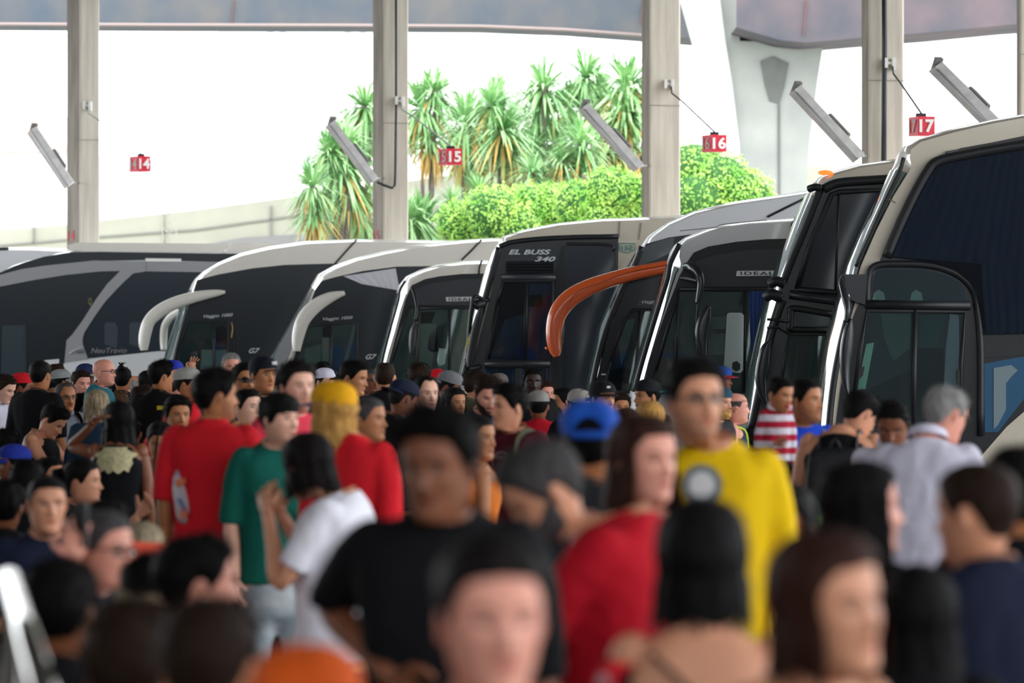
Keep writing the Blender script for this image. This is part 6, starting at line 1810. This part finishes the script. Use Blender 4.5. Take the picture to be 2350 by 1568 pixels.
# chest prints and shirt details (parts of the shirt)
def decal(info, x, dz, r0, r1, m, nm, back=False, seg=28, y=None):
    nb, k, zs = info['nb'], info['k'], info['zs']
    q = MB(); A = []
    for r in (r0, r1):
        row = []
        for a in np.linspace(0, 2 * math.pi, seg + 1):
            xx = nb.x + (x + r * math.cos(a)) * k; zz = nb.z + (dz + r * math.sin(a)) * k
            yy = -(.150 - 1.3 * (x + r * math.cos(a)) ** 2) * k
            row.append((xx, nb.y + (yy if not back else -yy), zz))
        A.append(row)
    q.grid(np.array(A) if not back else np.array(A)[:, ::-1], 0)
    return q.build(nm, m, info['so'])
yel = who('bright yellow')
decal(yel, .0, -.135, .040, .062, mat('print_grey', '6d7a80', .8), 'print_ring')
decal(yel, .0, -.135, .001, .040, mat('print_white', 'dcdde0', .8), 'print_disc')
mar = who('maroon T-shirt and round chest')
decal(mar, .02, -.20, .062, .070, mat('print_dull', '8f7f80', .8), 'print_ring')
def chest_text(info, txt, x, dz, w, h, m, back=False, nm='print'):
    nb, k = info['nb'], info['k']
    sg = -1 if back else 1
    return lettering(txt, (nb.x + sg * x * k, nb.y - sg * .152 * k, nb.z + dz * k), (sg, 0, 0), (0, 0, 1), w * k, h * k, m, info['so'], nm, extrude=.005)
chest_text(mar, 'ELICA', -.02, -.17, .07, .018, mat('print_dull', '8f7f80', .8))
blu = who('royal blue T-shirt')
bal = who('tattooed nape')
nb = bal['nb']; lettering('13', (nb.x + .012, nb.y + .064, nb.z + .018), (-1, 0, 0), (0, 0, 1), .026, .024, mat('tattoo_ink', '2c2622', .7), bal['body'], 'tattoo')
pat = who('yellow shoulder patch'); nb = pat['nb']
q = MB(); q.box((nb.x - .105, nb.y + .122, nb.z - .15), (nb.x - .035, nb.y + .132, nb.z - .118)); q.build('patch', mat('patch_yellow', 'c9b81e', .7), pat['so'], smooth=False)
# white sleeves panels on the navy shirt
nv = who('navy shirt with white sleeves')
for (path, rr, tt) in nv['arms']:
    m_ = (tt >= .04) & (tt <= .50)
    q = MB(); q.tube(path[m_], rr[m_] + .032 * nv['k'], 14); q.build('white_sleeve', cloth('white'), nv['so'])
# lace collar on black dress
lc = who('very long black hair'); nb = lc['nb']; k = lc['k']
q = MB(); A = []
for j, (dz, hw, d_) in enumerate(((-.035, .105, .088), (-.07, .150, .104), (-.11, .150, .124), (-.15, .120, .132))):
    A.append([(nb.x + math.sin(t) * hw * k, nb.y + math.cos(t) * (d_ + .032) * k, nb.z + (dz - (.02 * math.cos(t) ** 2 + .022 * abs(math.sin(t * 6))) * (j / 3)) * k) for t in np.linspace(-1.3, 1.3, 40)])
q.grid(np.array(A)); q.build('lace_collar', mat('cream_lace', 'b5ac85', .9, noise=.3, nscale=60), lc['so'])
# straps of backpacks
def strap(info, x, m, front=True, w=.022):
    nb, k, zs = info['nb'], info['k'], info['zs']
    pts = [(nb.x + x * k, nb.y - .146 * k, nb.z - .34 * zs), (nb.x + x * k, nb.y - .150 * k, nb.z - .2 * zs), (nb.x + x * .98 * k, nb.y - .118 * k, nb.z - .075 * zs), (nb.x + x * .95 * k, nb.y - .02, nb.z - .022 * zs), (nb.x + x * .95 * k, nb.y + .10 * k, nb.z - .07 * zs), (nb.x + x * k, nb.y + .135 * k, nb.z - .16 * zs)]
    q = MB(); q.tube(smooth_curve(pts, 24), w, 8, flat=.006, ref=(0, 0, 1)); return q
def backpack(info, label, m, sx=1.0, straps=True):
    nb, k, zs = info['nb'], info['k'], info['zs']
    c = world_of(info, (0, 0, 0)); e = empty('backpack', (info['X'], info['Y'], 0), info['by']); tag(e, label, 'backpack')
    q = MB()
    rows = []
    for z, w, d in ((-.10, .10, .04), (-.13, .135, .075), (-.25, .15, .095), (-.40, .155, .11), (-.50, .15, .10), (-.53, .13, .07)):
        rows.append([(nb.x + math.copysign(abs(math.sin(t)) ** .5, math.sin(t)) * w * k * sx, nb.y + (.185 - math.copysign(abs(math.cos(t)) ** .5, math.cos(t)) * d * .6) * k + .03, nb.z + z * zs) for t in np.linspace(0, 2 * math.pi, 24, endpoint=False)])
    q.grid(np.array(rows), 0, wrap=True, cap0=True, cap1=True); q.build('bag', m, e)
    q = MB(); q.ell((nb.x, nb.y + .26 * k, nb.z - .40 * zs), (.10 * k, .035, .08 * zs), 14, 8); q.build('pocket', m, e)
    q = MB(); q.tube(smooth_curve([(nb.x - .03, nb.y + .2 * k, nb.z - .10 * zs), (nb.x, nb.y + .2 * k, nb.z - .05 * zs), (nb.x + .03, nb.y + .2 * k, nb.z - .10 * zs)], 8), .007, 6); q.build('handle', m, e)
    for x in (-.105, .105): strap(info, x, m).build('shoulder_strap', m, e)
backpack(mar, 'olive backpack with straps over the maroon T-shirt', cloth('olive'))
backpack(who('moustached man with glasses'), 'black backpack slung behind the moustached man', cloth('black'))
backpack(who('dark rucksack'), 'dark grey rucksack behind the yellow sleeve', mat('rucksack_grey', '34343a', .8, bump=.3))
backpack(who('black sleeveless'), 'black ribbed rucksack on the back of the man in the sleeveless top', mat('rucksack_black', '15171c', .6, bump=.4, bscale=30))
# shoulder strap across the floral dress woman
fl = who('red floral dress'); nb = fl['nb']
q = MB(); q.tube(smooth_curve([(nb.x + .10, nb.y + .10, nb.z - .055), (nb.x + .03, nb.y + .125, nb.z - .12), (nb.x - .05, nb.y + .135, nb.z - .22), (nb.x - .12, nb.y + .13, nb.z - .34)], 14), .010, 8, flat=.004); q.build('strap', cloth('black'), fl['e'])
for sd in (-1, 1):
    q = MB(); path, rr, tt = fl['arms'][0 if sd < 0 else 1]
    m_ = tt < .25; q.tube(path[m_], rr[m_] + .018, 12); q.build('frill_sleeve', floral('floral_dress'), fl['e'])
# headband
hb_ = who('pale headband'); HM = hb_['HM']
q = MB(); q.tube([HM @ Vector((math.cos(a) * .43, .42 * math.sin(a) * 1.1 + .04, .58)) for a in np.linspace(0, 2 * math.pi, 30)], .010, 8, cap=False, flat=.02); q.build('headband', mat('headband_tan', '9a8a72', .8), hb_['e'])
# lanyard-like neon piping
nv = who('neon yellow piping'); nb = nv['nb']
q = MB()
for sd in (-1, 1): q.tube(smooth_curve([(nb.x + sd * .075, nb.y + .07, nb.z - .02), (nb.x + sd * .11, nb.y + .02, nb.z - .03), (nb.x + sd * .09, nb.y - .10, nb.z - .06), (nb.x + sd * .05, nb.y - .135, nb.z - .2)], 14), .008, 6)
q.build('neon_piping', mat('neon_yellow', 'c8e62a', .5), nv['so'])
# plastic bag
rb = who('broad man in a plain red')
Yb = rb['Y'] - .12
e = empty('plastic_bag', P(413, 1200, Yb)); tag(e, 'white plastic bag with orange and blue print beside the red T-shirt', 'bag')
O = Vector(e.location); s_ = Yb / F
q = MB(); rows = []
for z, w, d, xo in ((0, 14, .02, 14), (12, 17, .05, 10), (45, 17, .07, 4), (80, 15, .06, -2), (100, 10, .03, -6), (118, 4, .012, -6)):
    rows.append([(xo * s_ - (0) + math.cos(t) * w * s_, math.sin(t) * d * .6 + .01 * math.sin(t * 5), z * s_ + .008 * math.sin(t * 4 + z)) for t in np.linspace(0, 2 * math.pi, 24, endpoint=False)])
q.grid(np.array(rows), 0, wrap=True, cap0=True, cap1=True); q.build('film', mat('bag_white', 'c6c2cc', .35), e)
q = MB(); flat_poly(q, [(-.01, .17), (.03, .19), (.03, .215), (-.02, .21)], -.05, -.044); flat_poly(q, [(.0, .03), (.035, .02), (.04, .07), (.015, .09)], -.052, -.044); q.build('print', mat('bag_orange', 'cf6a3c', .5), e, smooth=False)
q = MB(); flat_poly(q, [(-.01, .12), (.0, .10), (.03, .05), (.035, .06), (.01, .115)], -.054, -.046); q.build('print', mat('bag_blue', '4a62a0', .5), e, smooth=False)
# pink bag of the woman in olive
ow = who('olive strapped'); 
e = empty('handbag', P(372, 1165, ow['Y'] - .30)); tag(e, 'small black and pink bag hanging before the woman in olive', 'bag')
q = MB(); q.box((-.07, -.03, 0), (.07, .03, .16)); q.build('pouch', cloth('black'), e)
q = MB(); q.box((-.03, -.036, .02), (.02, -.03, .13)); q.build('print', mat('pink_print', 'b878a0', .7), e, smooth=False)
q = MB(); q.tube(smooth_curve([(-.06, 0, .15), (-.03, .02, .45), (.0, .10, .62)], 10), .008, 6); q.build('strap', cloth('black'), e)
# orange box / seat top, green bottle, rail
e = empty('orange_chair', (P(372, 1270, 14.2).x, 14.2, 0)); tag(e, 'bright orange plastic chair back beyond the blond head', 'chair')
def chair(e, zt=None, m=None):
    q = MB(); A = []
    for (y, z) in ((-.22, .43), (-.20, .45), (.0, .44), (.18, .45), (.215, .50), (.24, .66), (.26, .84)):
        A.append([(x, y + .03 * (x / .2) ** 2 * (-1 if z > .5 else 0), z + .012 * (x / .2) ** 2) for x in np.linspace(-.21, .21, 7)])
    A = np.array(A); q.grid(A); B = A.copy(); B[:, :, 2] -= .008; B[:, :, 1] += .012 * (A[:, :, 2] > .47); q.grid(B[::-1])
    q.grid(np.array([A[-1], B[-1]])); q.grid(np.array([B[0], A[0]]))
    q.build('seat_shell', m, e)
    for sx in (-.17, .17):
        for sy in (-.17, .17):
            r = MB(); r.tube([(sx, sy, .44), (sx * 1.1, sy * 1.12, 0)], .012, 8); r.build('leg', steel, e)
om = mat('orange_plastic', 'e4491e', .35)
chair(e, None, om)
e.scale = (1, 1, (P(0, 1247, 14.2).z) / .85)
n = 0
SL = {}
for (X, Y, by, nb, zs, kk, pe) in SEATS:
    lab = pe['label']
    ce = empty('waiting_chair', (X + (rotz(by) @ Vector((nb.x, nb.y, 0))).x, Y + (rotz(by) @ Vector((nb.x, nb.y + .05, 0))).y, 0), by)
    tag(ce, ('waiting chair under the ' + lab)[:110], 'chair', 'waiting chairs in the left foreground')
    chair(ce, None, om)
    ce.scale = (1, 1, max(.6, (nb.z - .90 * zs) / .45))
words = lambda t: ' '.join(t.split()[:14])
for o in list(COL.objects):
    if o.get('label') and o.name.startswith('waiting_chair'): o['label'] = words(o['label'])
gb = who('black sleeveless'); bY = gb['Y'] - .34
e = empty('bottle', P(1872, 1212, bY)); tag(e, 'bottle with blue-green and lime label at the side of the black rucksack', 'bottle')
q = MB(); s_ = bY / F
A = [[(math.cos(t) * r, math.sin(t) * r, z) for t in np.linspace(0, 2 * math.pi, 16, endpoint=False)] for r, z in ((.022, 0), (.026, .01), (.026, .05), (.024, .075))]
q.grid(np.array(A), 0, wrap=True, cap0=True, cap1=True); q.build('body', mat('lime_label', '5a9a20', .4), e)
A = [[(math.cos(t) * r, math.sin(t) * r, z) for t in np.linspace(0, 2 * math.pi, 16, endpoint=False)] for r, z in ((.024, .075), (.025, .11), (.018, .125), (.010, .14), (.010, .16))]
q = MB(); q.grid(np.array(A), 0, wrap=True, cap0=True, cap1=True); e.scale = (1.2, 1.2, .9); q.build('neck', mat('teal_label', '12686c', .4), e)
# luggage / bench rail at lower left
e = empty('luggage_trolley', P(60, 1900, 7.2)); e.location.z = 0; tag(e, 'polished metal luggage trolley rail at the bottom left corner', 'trolley')
O = Vector(e.location)
ch = mat('polished_steel', 'c9c6c2', .12, 1.0, noise=.2, nscale=6)
r0 = P(22, 1330, 8.6) - O; r1 = P(105, 1600, 6.9) - O
q = MB(); q.tube([r0, r0 * .5 + r1 * .5, r1, Vector((r1.x, r1.y - .1, .1))], .026, 14); q.build('rail', ch, e)
q = MB(); q.tube([r0, Vector((r0.x, r0.y, .1))], .02, 10); q.build('upright', ch, e)
q = MB(); q.box((r0.x - .35, r1.y - .1, .10), (r0.x - .03, r0.y, .82)); q.build('suitcase_panel', mat('olive_case', '3a3c34', .7, noise=.1), e)
for x, y in ((-.3, 0.), (-.05, 0), (-.3, 1.2), (-.05, 1.2)):
    q = MB(); q.tube([(r0.x + x - .02, r1.y + y, .05), (r0.x + x + .02, r1.y + y, .05)], .05, 14); q.build('wheel', tyre, e)
GR = {'bus': 'coaches parked in a row at the bays', 'pillar': 'concrete pillars along the bays', 'lamp': 'slanting strip lamps', 'sign': 'red bay number boxes', 'bracket': 'arms holding the bay boxes',
      'tree': 'yuccas behind the bays', 'bush': 'round bushes behind the bays', 'building': 'pale buildings in the background', 'person': 'passengers waiting on the platform', 'backpack': 'backpacks in the crowd', 'phone': 'phones in the crowd'}
for o in COL.objects:
    c_ = o.get('category')
    if c_ in GR and not o.get('group'): o['group'] = GR[c_]
run_remesh()
